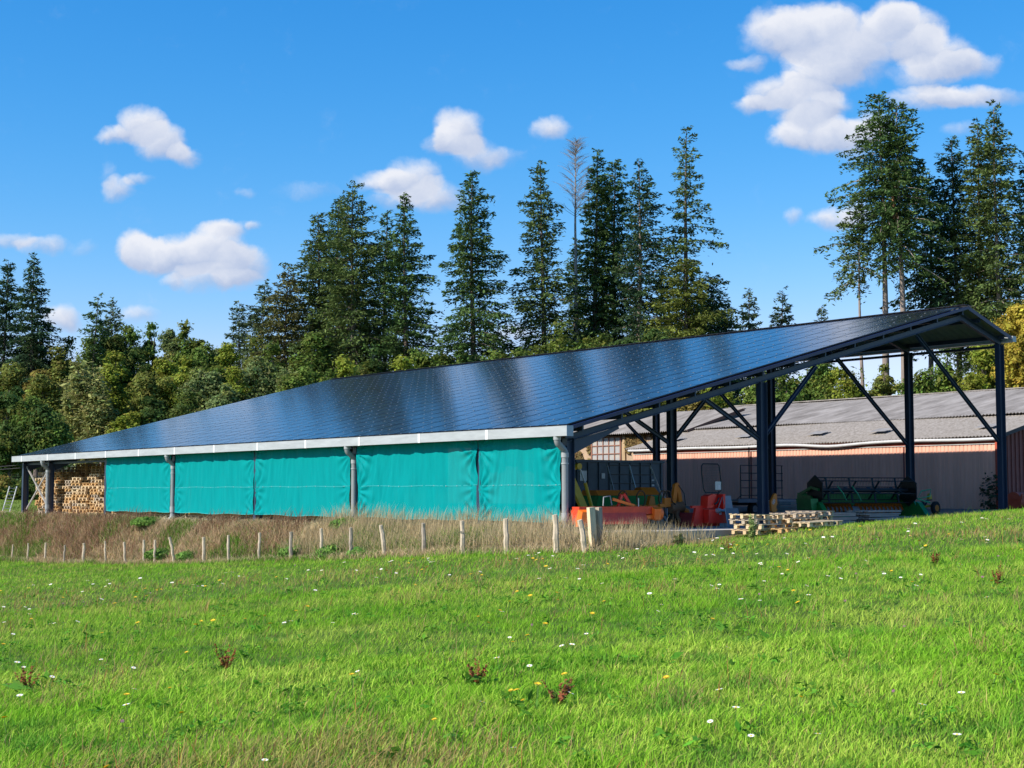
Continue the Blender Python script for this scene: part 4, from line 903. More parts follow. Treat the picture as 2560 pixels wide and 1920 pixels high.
# grain trailer (blue grey)
l = 9.0; wa, wb = W(1436, l), W(1655, l); t = thing('grain_trailer', 'dark blue grey high sided farm trailer parked inside the shed', 'trailer', (wa + wb) / 2, l); L = wb - wa
mb = MB(); mb.box((0, 1.0, 1.55), (L, 2.1, 1.55), BGREY)
for k in range(9): mb.box((-L / 2 + .1 + (L - .2) * k / 8, -.075, 1.55), (.07, .05, 1.5), BGREY)
mb.box((0, -.09, 2.31), (L + .06, .10, .09), BGREY); mb.box((0, -.09, .80), (L + .06, .10, .10), BGREY); mb.build('body', t)
mb = MB(); mb.box((0, 1.0, .66), (L - .2, .9, .16), BLK); mb.build('chassis', t)
for x in (-L * .3, L * .05): wheel(t, x, .15, .5, .5, .35, GREY, 'y')
for c_, d_ in (((-L * .42, -.10, 1.75), (.34, .01, .38)), ((-L * .20, -.10, 1.75), (.17, .01, .2)), ((L * .37, -.11, 1.42), (.13, .01, .10)), ((L * .37, -.11, 1.6), (.13, .01, .05))): mb = MB(); mb.box(c_, d_, GALV); mb.build('plate', t)
# hay rack frame leaning against trailer
l = 7.2; wa, wb = W(1531, l), W(1641, l); t = thing('rack_frame', 'black steel rack frame with crossbars leaning on the blue grey trailer', 'frame', wa, l); mb = MB(); L = wb - wa
for x, lean_ in ((0, .1), (L * .5, .1), (L * .98, .32)): mb.bar((x, .3, 2.15), (x + lean_, -.1, .85), .05, .05, GALV if x > 1 else GREY)
for z in (2.12, 1.78, 1.45, 1.12): mb.bar((.0, .3 - (2.15 - z) * .3, z), (L, .3 - (2.15 - z) * .3, z), .04, .04, BLK)
mb.bar((L * .98 + .32, -.1, .95), (L * 1.2, -.5, .42), .07, .07, GALV); mb.build('bars', t)
# yellow loader boom
l = 1.6; wa, wb = W(1436, l), W(1472, l); t = thing('loader_boom', 'yellow lifting boom with a ram, leaning beside the corner post', 'boom', (wa + wb) / 2, l); L = (wb - wa)
mb = MB(); mb.bar((-L * .75, 0, 1.55), (L * .35, 0, .42), .12, .24, YEL); mb.build('beam', t)
mb = MB(); mb.tube([(-.12, -.05, 1.90), (.10, -.05, 1.42)], .028, GALV, 8); mb.tube([(.10, -.05, 1.42), (.42, -.05, .52)], .055, YEL, 10); mb.build('ram', t)
mb = MB(); mb.tube([(-.16, -.10, 1.93), (-.16, .04, 1.93)], .10, YEL, 14); mb.bar((-.42, 0, 1.85), (-.12, 0, 1.93), .06, .12, YEL); mb.build('pivot', t)
mb = MB(); mb.box((-L * .25, -.02, .34), (.34, .3, .26), YEL); mb.build('mounting_box', t)
# seed drill with orange lid and green hopper
l = 4.2; wa, wb = W(1474, l), W(1632, l); t = thing('seed_drill', 'seed drill with amber lid and dark green hopper behind the orange harrow', 'seed drill', (wa + wb) / 2, l); L = wb - wa
mb = MB(); mb.prism([(-.35, .62), (.35, .62), (.45, 1.02), (-.45, 1.02)], 'x', -L / 2, L / 2, GRN); mb.build('hopper', t)
mb = MB(); mb.prism([(-.47, 1.02), (.47, 1.02), (.34, 1.20), (-.34, 1.20)], 'x', -L / 2 - .02, L * .24, AMB); mb.prism([(-.40, 1.04), (.40, 1.04), (.1, 1.30), (-.1, 1.30)], 'x', L * .26, L / 2, AMB); mb.build('lid', t)
mb = MB()
for k in range(13): x = -L / 2 + .1 + k * (L - .2) / 12; mb.tube([(x, -.3, .62), (x + .02, -.5, .35), (x, -.45, .05)], .022, BLK, 6)
mb.build('seed_tubes', t); mb = MB(); mb.box((0, 0, .45), (L, .12, .12), RED)
for x in (-L * .4, L * .4): mb.box((x, 0, .22), (.1, .3, .44), RED)
mb.build('frame', t)
# red-orange rotary harrow
l = -.3; wa, wb = W(1434, l), W(1644, l); t = thing('rotary_harrow', 'long red orange rotary harrow lying at the open corner of the shed', 'harrow', (wa + wb) / 2, l); L = wb - wa
mb = MB(); mb.box((-.05, 0, .58), (L * .93, .35, .24), ORGR); mb.prism([(-.32, .18), (-.14, .60), (.2, .60), (.3, .18)], 'x', -L * .49, L * .30, ORGR); mb.box((L * .1, -.18, .38), (L * .78, .05, .10), ORG); mb.build('gear_trough', t)
mb = MB()
for k in range(9): x = -L * .44 + k * L * .1; mb.tube([(x, -.05, .18), (x, -.05, .10)], .10, BLK, 10); mb.bar((x - .07, -.08, .14), (x - .07, -.1, -.0 + .005), .02, .05, RUS); mb.bar((x + .07, 0, .14), (x + .07, -.0, .005), .02, .05, RUS)
mb.build('tines', t)
mb = MB(); mb.prism([(-.28, .30), (-.30, .62), (-.05, .74), (.25, .60), (.25, .28)], 'x', L * .38, L * .46, ORG); mb.tube([(L * .46, -.02, .48), (L * .51, -.02, .47)], .22, ORG, 20); mb.build('end_guard', t); mb = MB(); mb.prism([(-.30, .12), (-.40, .55), (-.2, .62), (-.05, .12)], 'x', -L * .5, -L * .40, ORG)
mb.build('end_guard', t)
mb = MB(); mb.tube([(-L * .4, .55, .2), (L * .42, .55, .2)], .16, RUS, 14)
for k in range(22): x = -L * .4 + k * L * .039; mb.tube([(x, .55, .2), (x + .02, .55, .2)], .22, RUS, 12)
mb.build('roller', t)
mb = MB(); mb.bar((.05, .0, .68), (.25, .05, 1.05), .06, .09, RED); mb.bar((.6, 0, .68), (.32, .05, 1.08), .06, .09, RED); mb.bar((-.2, -.05, .92), (.62, -.1, .72), .05, .08, ORG); mb.tube([(-.62, -.1, .72), (-.60, -.1, .98), (-.35, -.1, 1.02), (-.28, -.1, .74)], .02, GREY, 8); mb.tube([(.75, -.15, .1), (.75, -.15, .95)], .016, WHITE, 6); mb.build('headstock', t)
# spring tine cultivator behind, with amber curved tines
l = 2.6; t = thing('tine_cultivator', 'amber cultivator with curved rusty spring tines between harrow and winch', 'cultivator', W(1625, l), l)
mb = MB(); mb.box((.1, 0, .66), (2.5, .10, .10), AMB); mb.box((-.1, .5, .66), (2.3, .10, .10), AMB)
for x in (-1.0, .3, 1.1): mb.box((x, .25, .66), (.08, .5, .08), AMB)
mb.build('frame', t)
for x in (-1.25, -.45, .55, .75):
    mb = MB(); pts = [(x + .20 * math.cos(a), -.05, .92 + .26 * math.sin(a)) for a in np.linspace(-1.2, 3.9, 12)] + [(x - .18, -.08, .45), (x - .02, -.2, .12)]
    mb.tube(pts, .028, RUS, 6); mb.build('tine', t)
mb = MB(); mb.prism([(-.16, .70), (.16, .70), (.10, .98), (-.05, 1.02)], 'y', -.1, .05, AMB); mb.build('bracket', t)
# amber subsoiler / plough headstock by second post
l = 1.1; t = thing('plough_headstock', 'upright amber plough headstock with a dark oily gearbox left of the red winch', 'plough', W(1690, l), l)
mb = MB(); mb.prism([(-.22, .72), (-.10, 1.38), (.03, 1.44), (.12, 1.36), (.26, .74), (.12, .70), (.02, 1.18), (-.06, .70)], 'y', -.06, .06, AMB); mb.bar((-.75, 0, .70), (.3, 0, .76), .10, .11, AMB); mb.box((-.42, 0, .84), (.28, .12, .22), AMB); mb.build('headstock', t)
mb = MB(); mb.tube([(-.28, 0, .62), (.25, 0, .66)], [.16, .19], RUS, 12); mb.tube([(.22, -.02, .60), (.40, -.1, .52), (.42, -.1, .30)], .09, AMB, 9); mb.tube([(.0, -.05, .6), (-.05, -.1, .35), (.1, -.15, .12), (.22, -.16, .02)], [.09, .07, .05, .03], RUS, 8); mb.tube([(-.1, .05, .6), (-.16, 0, .3), (-.02, -.05, .06)], [.08, .05, .03], RUS, 8); mb.box((.05, .1, .30), (.5, .25, .28), BLK); mb.build('gearbox', t)
mb = MB(); mb.tube([(-.24, -.08, 1.3), (-.36, -.12, 1.1), (-.32, -.14, .85), (-.15, -.14, .72)], .018, BLK, 6); mb.tube([(.02, -.1, 1.36), (.22, -.14, 1.1), (.30, -.14, .7)], .015, BLK, 6); mb.build('hose', t)
mb = MB(); mb.tube([(-.52, -.12, .02), (-.50, -.12, .62)], .014, GREY, 6); mb.build('pin', t)
# red forestry winch with guard
l = .35; t = thing('forestry_winch', 'bright red forestry winch with a black wire guard frame on top', 'winch', W(1778, l), l)
mb = MB(); mb.prism([(-.42, .04), (.42, .04), (.42, .40), (.40, .42), (.40, 1.02), (.12, 1.08), (.0, .78), (-.14, .62), (-.34, .60), (-.40, .42)], 'y', .05, .14, RED)
mb.box((.0, -.10, .36), (.80, .36, .44), RED); mb.prism([(-.40, .62), (-.14, .64), (.02, 1.06), (-.20, 1.06), (-.36, 1.0)], 'y', -.22, .10, RED); mb.box((.36, -.02, .76), (.09, .42, .62), RED); mb.build('body', t)
mb = MB(); mb.tube([(-.10, -.30, .54), (.42, -.30, .54)], .045, GALV, 12); mb.tube([(-.06, -.31, .54), (.06, -.31, .54)], .085, GREY, 14); mb.tube([(-.12, -.28, .74), (-.02, -.3, .82), (.06, -.28, .95)], .028, BLK, 8); mb.tube([(.02, -.28, .60), (.10, -.32, .84), (.22, -.28, .98), (.30, -.28, .74)], .012, GREY, 6); mb.build('drum_and_hose', t)
mb = MB(); mb.prism([(-.9, .05), (-.42, .05), (-.42, .62), (-.74, .62)], 'y', -.05, .04, RED); mb.box((-.62, .0, .66), (.55, .1, .08), RED); mb.box((-.55, .4, .25), (.5, .7, .45), mat('dull_red_paint', (.22, .015, .02), .6)); mb.build('blade', t)
mb = MB(); z0 = 1.12; pts = [(-.26, 0, z0), (-.34, 0, z0 + .12), (-.42, 0, z0 + .62), (-.42, 0, z0 + .86), (-.36, 0, z0 + .92), (.30, 0, z0 + .92), (.37, 0, z0 + .86), (.47, 0, z0 + .26), (.44, 0, z0 + .05), (.38, 0, z0), (-.26, 0, z0)]
mb.tube(pts, .020, BLK, 7); mb.tube([(.3, 0, 1.05), (.36, 0, z0 + .05)], .02, BLK, 6); mb.build('guard_frame', t)
mb = MB()
for k in range(1, 18): x = -.42 + k * .05; mb.tube([(x + .04, .004, z0 + .03), (x, .004, z0 + .90)], .0024, BLK, 3, smooth=False)
for k in range(1, 17): z = z0 + .03 + k * .052; mb.tube([(-.38, .004, z), (.42, .004, z)], .0024, BLK, 3, smooth=False)
mb.build('guard_mesh', t)
mb = MB(); mb.box((.27, -.04, z0 + .22), (.26, .02, .27), GALV); mb.box((.30, -.053, z0 + .18), (.10, .006, .12), WHITE); mb.build('plate', t)
mb = MB(); mb.box((.12, -.283, .46), (.10, .006, .10), WHITE); mb.build('sticker', t)
# grey sheets
for k, (px, l, h, tl, lb) in enumerate(((1838, -.35, .62, .16, 'dark blue grey steel sheet leaning low in front, right of the winch'), (1826, .15, 1.02, .2, 'taller grey steel sheet leaning behind the low one beside the winch'))):
    t = thing('steel_sheet', lb, 'metal sheet', W(px, l), l, 0, 0, 'steel sheets beside the winch'); mb = MB(); w2 = .34 if k == 0 else .27
    vs = [(-w2, 0, .01), (w2, 0, .01), (w2 - .06, tl, h), (-w2 + .02, tl, h)]; mb.add(vs + [(a, b + .02, c) for a, b, c in vs], [(0, 1, 2, 3), (7, 6, 5, 4), (0, 4, 5, 1), (1, 5, 6, 2), (2, 6, 7, 3), (3, 7, 4, 0)], BGREY if k == 0 else GREY)
    mb.bar((-w2, -.006, .01), (-w2 + .02, tl - .006, h), .03, .012, GREY); mb.build('plate', t)
# flat trailer with cattle rack
l = 14.2; wa, wb = W(1838, l), W(1996, l); t = thing('flat_trailer', 'grey flat bed trailer beside the pink wall under the cattle rack', 'trailer', (wa + wb) / 2, l, .05); L = wb - wa
mb = MB(); mb.box((0, .8, .72), (L, 1.9, .10), GREY); mb.box((0, -.17, .70), (L, .05, .17), GREY); mb.build('deck', t); mb = MB(); mb.box((0, .7, .56), (L * .9, .8, .14), BLK); mb.build('chassis', t)
for x in (-.75, .75): wheel(t, x, .2, .32, .32, .25, GREY, 'y')
wa2, wb2 = W(1850, l), W(1957, l); t = thing('cattle_rack', 'black tubular cattle rack with five rails standing on the flat bed trailer', 'rack', wa2, l, .82); L = wb2 - wa2
mb = MB()
for z in (.18, .52, .86, 1.20, 1.56): mb.tube([(.05, 0, z), (L, 0, z)], .020, BLK, 6)
for x in (.05, L * .98): mb.tube([(x, 0, .02), (x, 0, 1.56)], .024, BLK, 6)
mb.tube([(.62, 0, -.02), (.62, 0, 2.4)], .028, BLK, 6); mb.tube([(-.15, 0, .02), (.1, 0, .2)], .022, BLK, 6); mb.tube([(-.2, 0, .015), (L, 0, .015)], .025, BLK, 6); mb.build('rails', t)
# stack of grey corrugated sheets
l = 6.2; wa, wb = W(1944, l), W(1996, l); t = thing('sheet_stack', 'stack of grey corrugated roofing sheets left of the green combine header', 'sheet stack', (wa + wb) / 2, l)
mb = MB(); L = wb - wa
for k in range(9): mb.box((random.uniform(-.03, .03), .5, .34 + k * .058), (L, 1.2, .034), GALV)
for x in (-.35, 0, .35): mb.box((x, .5, .16), (.12, 1.1, .30), BLK)
mb.build('sheets', t)
# orange drawbar bracket
l = .9; t = thing('orange_bracket', 'small orange steel bracket with a white emblem right of the middle post', 'bracket', W(1933, l), l); mb = MB()
mb.prism([(-.12, .50), (.02, .42), (.16, .52), (.10, .62), (.16, .74), (.14, 1.04), (.08, 1.10), (.0, 1.06), (-.16, .82)], 'y', -.04, .04, AMB); mb.box((-.02, 0, .22), (.08, .08, .44), AMB); mb.build('plate', t)
mb = MB()
for a, b in (((-.08, .80), (-.02, .88)), ((-.03, .74), (.03, .82)), ((-.06, .80), (.02, .80)), ((-.10, .78), (-.04, .72)), ((-.02, .90), (.04, .84))): mb.bar((a[0], -.046, a[1]), (b[0], -.046, b[1]), .008, .022, WHITE)
mb.build('emblem', t)
# combine header
l = 5.0; wa, wb = W(1992, l), W(2300, 3.0); t = thing('combine_header', 'green and black combine harvester header with a large reel', 'harvester header', (wa + wb) / 2, 4.1, .03, -.27); L = 5.0
mb = MB(); mb.box((0, .62, .58), (L * .9, .08, .85), GRN); mb.box((0, .2, .16), (L * .9, 1.0, .06), GRN); mb.box((0, .66, 1.02), (L * .9, .14, .12), GRN); mb.build('table', t)
for x in (-1, 1):
    mb = MB(); X = x * L * .455; mb.prism([(-.95, .32), (-.75, .22), (.65, .12), (.65, .98), (-.2, .98), (-.5, .80)], 'x', X - .04, X + .04, GRN); mb.prism([(-1.5, .12), (-.95, .10), (-.75, .75), (-.9, .70)], 'x', X - .10, X + .10, GRN)
    if x < 0: mb.add([(X - .05, -.8, .86), (X - .05, .2, .86), (X - .38, .2, .86), (X - .38, -.8, .86), (X - .05, -.8, .25), (X - .05, .2, .25), (X - .34, .2, .45), (X - .34, -.8, .45)], [(0, 1, 2, 3), (4, 5, 1, 0), (7, 6, 5, 4), (3, 2, 6, 7), (0, 3, 7, 4), (1, 5, 6, 2)], GRN)
    mb.build('side_panel', t)
mb = MB(); mb.tube([(-L * .44, .25, .42), (L * .44, .25, .42)], .14, GREY, 14)
for sgn in (-1, 1):
    n = 120; vs = []; fs = []
    for k in range(n + 1):
        a = sgn * k * .55; x = sgn * (.12 + (L * .43 - .12) * k / n)
        for r in (.13, .28): vs.append((x, .25 + r * math.cos(a), .42 + r * math.sin(a)))
    fs = [(2 * k, 2 * k + 1, 2 * k + 3, 2 * k + 2) for k in range(n)]; mb.add(vs, fs, AMB)
mb.build('auger', t)
mb = MB(); rc = (-.35, 1.18); mb.tube([(-L * .42, *rc), (L * .42, *rc)], .085, BLK, 12)
bt = []
for k in range(6):
    a = k * math.pi / 3 + .26; y, z = rc[0] + .50 * math.cos(a), rc[1] + .50 * math.sin(a); mb.tube([(-L * .42, y, z), (L * .42, y, z)], .022, BLK, 6)
    for i in range(32): x = -L * .41 + i * L * .82 / 31; mb.tube([(x, y, z), (x, y + .02, z - .17)], .006, BLK, 3, smooth=False)
    for x in np.linspace(-L * .32, L * .32, 4): mb.bar((x, rc[0], rc[1]), (x, y, z), .03, .07, BLK, up=(1, 0, 0))
mb.build('reel', t)
for x in (-1, 1):
    mb = MB(); X = x * L * .43; pts = [(rc[0] + .60 * math.cos(k * math.pi / 3 + math.pi / 6), rc[1] - .02 + .60 * math.sin(k * math.pi / 3 + math.pi / 6)) for k in range(6)]; mb.prism(pts, 'x', X - .02, X + .02, BLK); mb.build('reel_end_plate', t)
    mb = MB(); mb.bar((X + x * .07, .62, 1.02), (X + x * .07, -.2, 1.28), .06, .11, GRN); mb.bar((X + x * .07, -.2, 1.28), (X + x * .07, -.7, 1.20), .06, .09, GRN); mb.build('reel_arm', t)
mb = MB()
for x in (-.9, -1.55): mb.tube([(x, -.95, 1.35), (x + .22, -1.0, 1.05), (x + .38, -1.0, .78)], [.02, .028, .02], GRNL, 6)
mb.tube([(L * .47, -.9, 1.15), (L * .40, -1.1, .85), (L * .52, -1.1, .95), (L * .56, -.9, 1.22), (L * .47, -.9, 1.15)], .025, GRNL, 6); mb.tube([(L * .40, -1.1, .85), (L * .52, -1.1, .70)], .03, GRNL, 6); mb.build('crop_lifter', t)
mb = MB(); mb.bar((-L * .45, -1.0, .16), (L * .45, -1.0, .16), .06, .04, GREY)
for k in range(60): x = -L * .44 + k * L * .88 / 59; mb.bar((x, -1.0, .16), (x, -1.12, .15), .02, .02, GREY)
mb.build('cutter_bar', t)
for x in (-1.2, 1.2): mb = MB(); mb.box((x, .3, .07), (.2, .9, .13), WOODP); mb.build('support_block', t)
# yellow wheeled tool right of the header
t = empty('wheeled_tool', 'small yellow wheeled implement with black tyre at the foot of the pink wall', 'implement', SL(W(2338, 4.6), 4.6, hz(*SL(W(2338, 4.6), 4.6)[:2])), YAW)
wheel(t, 0, 0, .26, .26, .16, AMB, 'y'); wheel(t, .05, .75, .26, .26, .16, AMB, 'y')
mb = MB(); mb.bar((-.85, .3, .28), (0, .3, .34), .08, .08, YEL); mb.box((0, .35, .34), (.09, .8, .09), YEL); mb.box((-.85, .28, .28), (.16, .1, .1), AMB); mb.bar((-.3, .3, .34), (-.12, .3, .60), .05, .05, BLK); mb.bar((-.32, .25, .55), (.1, .25, .60), .05, .06, BLK); mb.prism([(-.13, .62), (.07, .62), (.03, .80), (-.05, .86), (-.10, .76)], 'y', .2, .34, YEL); mb.build('frame', t)
# red low machine against the red gable wall, partly out of frame
t = empty('red_roller', 'dark red low farm roller at the right edge by the red siding', 'implement', (at(2553, 62), 62, hz(at(2553, 62), 62)), YAW)
mb = MB(); mb.tube([(-.6, 0, .38), (1.4, 0, .38)], .36, REDW, 22); mb.build('drum', t); mb = MB(); mb.box((.4, -.45, .60), (2.2, .08, .1), REDW); mb.box((-.68, -.1, .5), (.06, .8, .12), REDW); mb.build('frame', t)
# ------------------------------------------------------------------ timber stacks
PLW = mat('grey_planks', (.30, .26, .22), .9, var=.25, scale=4, stretch=(.3, 4, 4), bump=.3)
def plankstack(px0, px1, l, zs, seed, label, kk):
    wa, wb = W(px0, l), W(px1, l); t = thing('plank_stack', label, 'plank stack', (wa + wb) / 2, l, hz(*SL((wa + wb) / 2, l)[:2]) if l < -2 else 0, .03 * seed); L = wb - wa; r = random.Random(seed); z = .05
    m0 = MB()
    for x in (-L * .35, L * .35): m0.box((x, .3, .03), (.09, .9, .06), PLW)
    m0.build('bearer', t); n = 0
    while z < zs:
        th_ = r.choice((.035, .05, .06)); y = 0; LL_ = L * r.uniform(.7, 1.0); x0 = r.uniform(-.5, .5) * (L - LL_)
        for k in range(4):
            wd = r.uniform(.16, .26); mb = MB(); mb.box((x0 + r.uniform(-.08, .08), y + wd / 2, z + th_ / 2 + .003), (LL_ * r.uniform(.92, 1), wd - .012, th_), PLW, rot=Matrix.Rotation(r.uniform(-.02, .02), 3, 'Z')); mb.build('plank', t); y += wd
        z += th_ + .006
        if r.random() < .4: z += .03
    return t
plankstack(2052, 2152, -1.0, .42, 3, 'short stack of grey weathered planks in the shade, left of the long one', 0)
plankstack(2152, 2272, -.6, .50, 5, 'longer stack of grey planks in front of the combine header', 0)
plankstack(2262, 2335, .6, .16, 2, 'low flat pile of planks beside the dark rear post', 0)
# loose pallets in the sun at the open end
GP = 'loose pallets lying in the sun before the shed'
def lp(px, l, z, rz, k, lb, rx=0, ry=0): w = W(px, l); x, y, _ = SL(w, l); pallet(x, y, hz(x, y) + z + .01, YAW + rz, lb, GP, k, rx, ry)
lp(1893, -3.2, .02, .05, 0, 'pallet at the bottom left of the loose sunlit pile'); lp(1898, -3.2, .17, .12, 1, 'pallet second from below at the left of the loose pile')
lp(1890, -3.1, .465, -.05, 1, 'pale pallet on top at the left end of the loose pile', 0, .02); lp(1888, -3.1, .318, .1, 3, 'grey pallet just under the pale top one at the left')
for k, (px, z, rz, m, lb) in enumerate(((1985, .02, .0, 0, 'bottom pallet in the middle of the loose pile'), (1990, .17, .06, 2, 'second pallet up in the middle of the loose pile'), (1980, .32, -.08, 1, 'third pallet up in the middle of the loose pile'), (1988, .47, .04, 3, 'topmost grey pallet in the middle of the loose pile'))): lp(px, -2.6, z - .1, rz, m, lb)
lp(2025, -2.4, .40, .2, 3, 'pallet at the right shoulder of the loose pile'); lp(2020, -2.4, .26, .1, 0, 'pallet under the right shoulder of the loose pile'); lp(2020, -2.4, .11, .0, 0, 'low pallet at the right of the loose pile')
lp(2040, -3.6, .08, -.25, 1, 'bright single pallet lying tilted on the grass right of the pile', 0, -.04)
lp(1935, -3.5, .02, .3, 2, 'amber pallet sticking out at the front of the loose pile')
# ------------------------------------------------------------------ ladder and cable
l = 46.2; t = thing('ladder', 'white aluminium ladder leaning on the leftmost shed post', 'ladder', -.35, 46.9, 0)
mb = MB(); ALU = mat('aluminium', (.72, .74, .76), .35, .5)
for x in (-.2, .2): mb.bar((x - .0, .55, 0), (x, -.55, 2.0 - .55), .03, .07, ALU)
mb.build('side_rail', t); mb = MB()
for k in range(8): f = (k + .5) / 8; mb.bar((-.2, .55 - 1.1 * f, 1.45 * f), (.2, .55 - 1.1 * f, 1.45 * f), .03, .03, ALU)
mb.build('rungs', t)
for k, dz in enumerate((0, .16)):
    mb = MB(); a = Vector(SL(.0, LEN + .1, 2.62 - dz)); b = Vector((at(-700, 84), 84, 2.1 - dz)); mb.tube([a + (b - a) * s_ - Vector((0, 0, .5 * 4 * s_ * (1 - s_) * .4)) for s_ in np.linspace(0, 1, 14)], .016, BLK, 5)
    tag(mb.build('power_cable'), ('upper' if k == 0 else 'lower') + ' black cable running left from the end of the shed', 'cable', 'cables at the left end of the shed')
# ------------------------------------------------------------------ fence posts
WOODF = mat('fence_wood', (.54, .44, .32), .9, var=.25, scale=4, stretch=(4, 4, .5), bump=.6)
WOODG = mat('fence_wood_grey', (.36, .30, .23), .9, var=.3, scale=4, stretch=(4, 4, .5), bump=.6)
FP = [(30, 1361, 0, .03), (69, 1358, 0, .035), (113, 1357, 0, .045), (160, 1363, 0, .04), (209, 1358, 0, .055), (265, 1353, .06, .04), (315, 1355, .1, .045), (361, 1350, .03, .045), (387, 1350, 0, .045), (436, 1343, .2, .05), (510, 1343, 0, .055), (572, 1338, 0, .045),
 (648, 1332, 0, .045), (727, 1330, 0, .055), (806, 1321, .05, .05), (878, 1319, .03, .055), (962, 1313, .12, .06), (1060, 1308, .02, .06), (1157, 1302, .02, .06), (1266, 1297, 0, .066), (1391, 1287, .03, .068), (1462, 1300, .14, .062)]
LOOK = ['thin short', 'thin pale', 'straight', 'dark crooked topped', 'straight stout', 'slightly leaning', 'leaning', 'slim', 'slim pale', 'strongly bent', 'knobbly', 'slim', 'slim', 'stout square', 'straight', 'dark topped', 'bent pale', 'grey shadowed', 'notched pale', 'thick', 'thick split', 'short white bent']
for k, (px, top, lean_, r) in enumerate(FP):
    w = -3.05 if k < 20 else -3.2; l = lat(px, w, 1390); x, y, _ = SL(w, l); z0 = hz(x, y) - .12; Y = y; zt = zat(top, Y, px); h = zt - z0; mb = MB(); r *= 1.15
    rr = random.Random(k); n = 9; j = [rr.uniform(-.012, .012) for _ in range(n + 1)]
    lx = -lean_ if lean_ else rr.uniform(-.04, .04); kn = 1.6 if k in (9, 16, 21) else 1
    pts = [(lx * ((i / n) ** kn) * h * (.9) + j[i], .02 * math.sin(i), h * i / n) for i in range(n + 1)]
    m = MB(); m.tube(pts, [r * (1.08 - .16 * i / n + rr.uniform(-.07, .07)) for i in range(n + 1)], WOODG if k in (3, 13, 15, 17) else WOODF, 7 if k < 19 else 6, smooth=False)
    if k == 18: m.box((-.02, -.05, h * .72), (.12, .06, .05), WOODG)
    o = m.build('fence_post', None, (x, y, z0)); tag(o, f'{LOOK[k]} wooden fence post, ' + ('leftmost of the row' if k == 0 else f'{ORD[k] if k < 20 else ["twenty first", "twenty second"][k - 20]} from the left'), 'fence post', 'wooden posts along the meadow fence')
# the big split corner post; darker timber stands for its shaded right face
x, y = at(1482, 39.2), 39.2; z0 = hz(x, y) - .1; zt = zat(1268, y, 1478)
m = MB(); h = zt - z0; BW = mat('bright_split_wood', (.66, .52, .34), .85, var=.15, scale=4, stretch=(4, 4, .5), bump=.5)
m.box((-.02, 0, h / 2), (.17, .15, h), BW, rot=Matrix.Rotation(-.075, 3, 'Y'))
o = m.build('fence_post', None, (x, y, z0), .5); tag(o, 'massive bright split corner post where the fence ends, leaning left', 'fence post', 'wooden posts along the meadow fence')
x += .17; y += .12; m = MB(); m.box((0, 0, h / 2), (.15, .13, h * 1.0), WOODG, rot=Matrix.Rotation(-.05, 3, 'Y')); o = m.build('fence_post', None, (x, y, z0 + .0), .9); tag(o, 'dark timber standing for the shaded right face of the massive bright corner post', 'fence post', 'wooden posts along the meadow fence')
# ------------------------------------------------------------------ weeds on the bank, countable clumps
for i, (px, w, r_, h_, lb) in enumerate(((372, -1.4, .9, .5, 'green weed clump on the bank below the fifth sheet'), (405, -2.6, .8, .55, 'green weed clump at the fence left of the bent post'), (475, -2.7, .6, .5, 'green weed clump between the bent post and the knobbly post'), (740, -2.6, .7, .45, 'green weed clump left of the middle fence posts'), (835, -2.75, .7, .6, 'round green weed clump beside the dark topped fence post'), (905, -2.75, .55, .5, 'round green weed clump right of the dark topped fence post'), (868, -1.2, .7, .5, 'weed clump at the foot of the middle downpipe'), (1155, -2.8, .4, .35, 'small weed clump by a thick fence post'))):
    l = lat(px, w); x, y, _ = SL(w, l); leafclump('weed_clump', x, y, r_ * .85, h_ * .75, int(1500 * r_ + 400), (.14, .25, .05), lb, 'weed', 'green weed clumps on the bank', lw=.055)
x, y = at(1878, 41.0), 41.0
def thistle(x, y, h, col, label, name='thistle', n=10, group=None):
    z = hz(x, y); P_ = []
    for k in range(n):
        hh = h * random.uniform(.35, 1.0); a = random.uniform(0, 6.28); r = random.uniform(.02, .28) * (1.15 - hh / h); m = 70
        s = np.linspace(.05, 1, m); P_.append(np.stack([r * s * math.cos(a) * 1.6 + rng.normal(0, .02, m), r * s * math.sin(a) * 1.6 + rng.normal(0, .02, m), hh * s], -1))
    P_ = np.concatenate(P_); V, F, C = leafquads(P_, np.array([0, 0, -.2]), .026, col, len(P_), 3.4); o = npmesh(name, V, [F], C, leafmat('leaf_weed', .3, .7, .08)); o.location = (x, y, z); return tag(o, label, 'weed', group)
thistle(x, y, .80, (.27, .35, .12), 'tall pale green thistle in front of the loose pallets', n=16)
x, y = at(1697, 40.9), 40.9; thistle(x, y, .38, (.10, .16, .04), 'small green weed on the concrete edge below the winch', n=12)
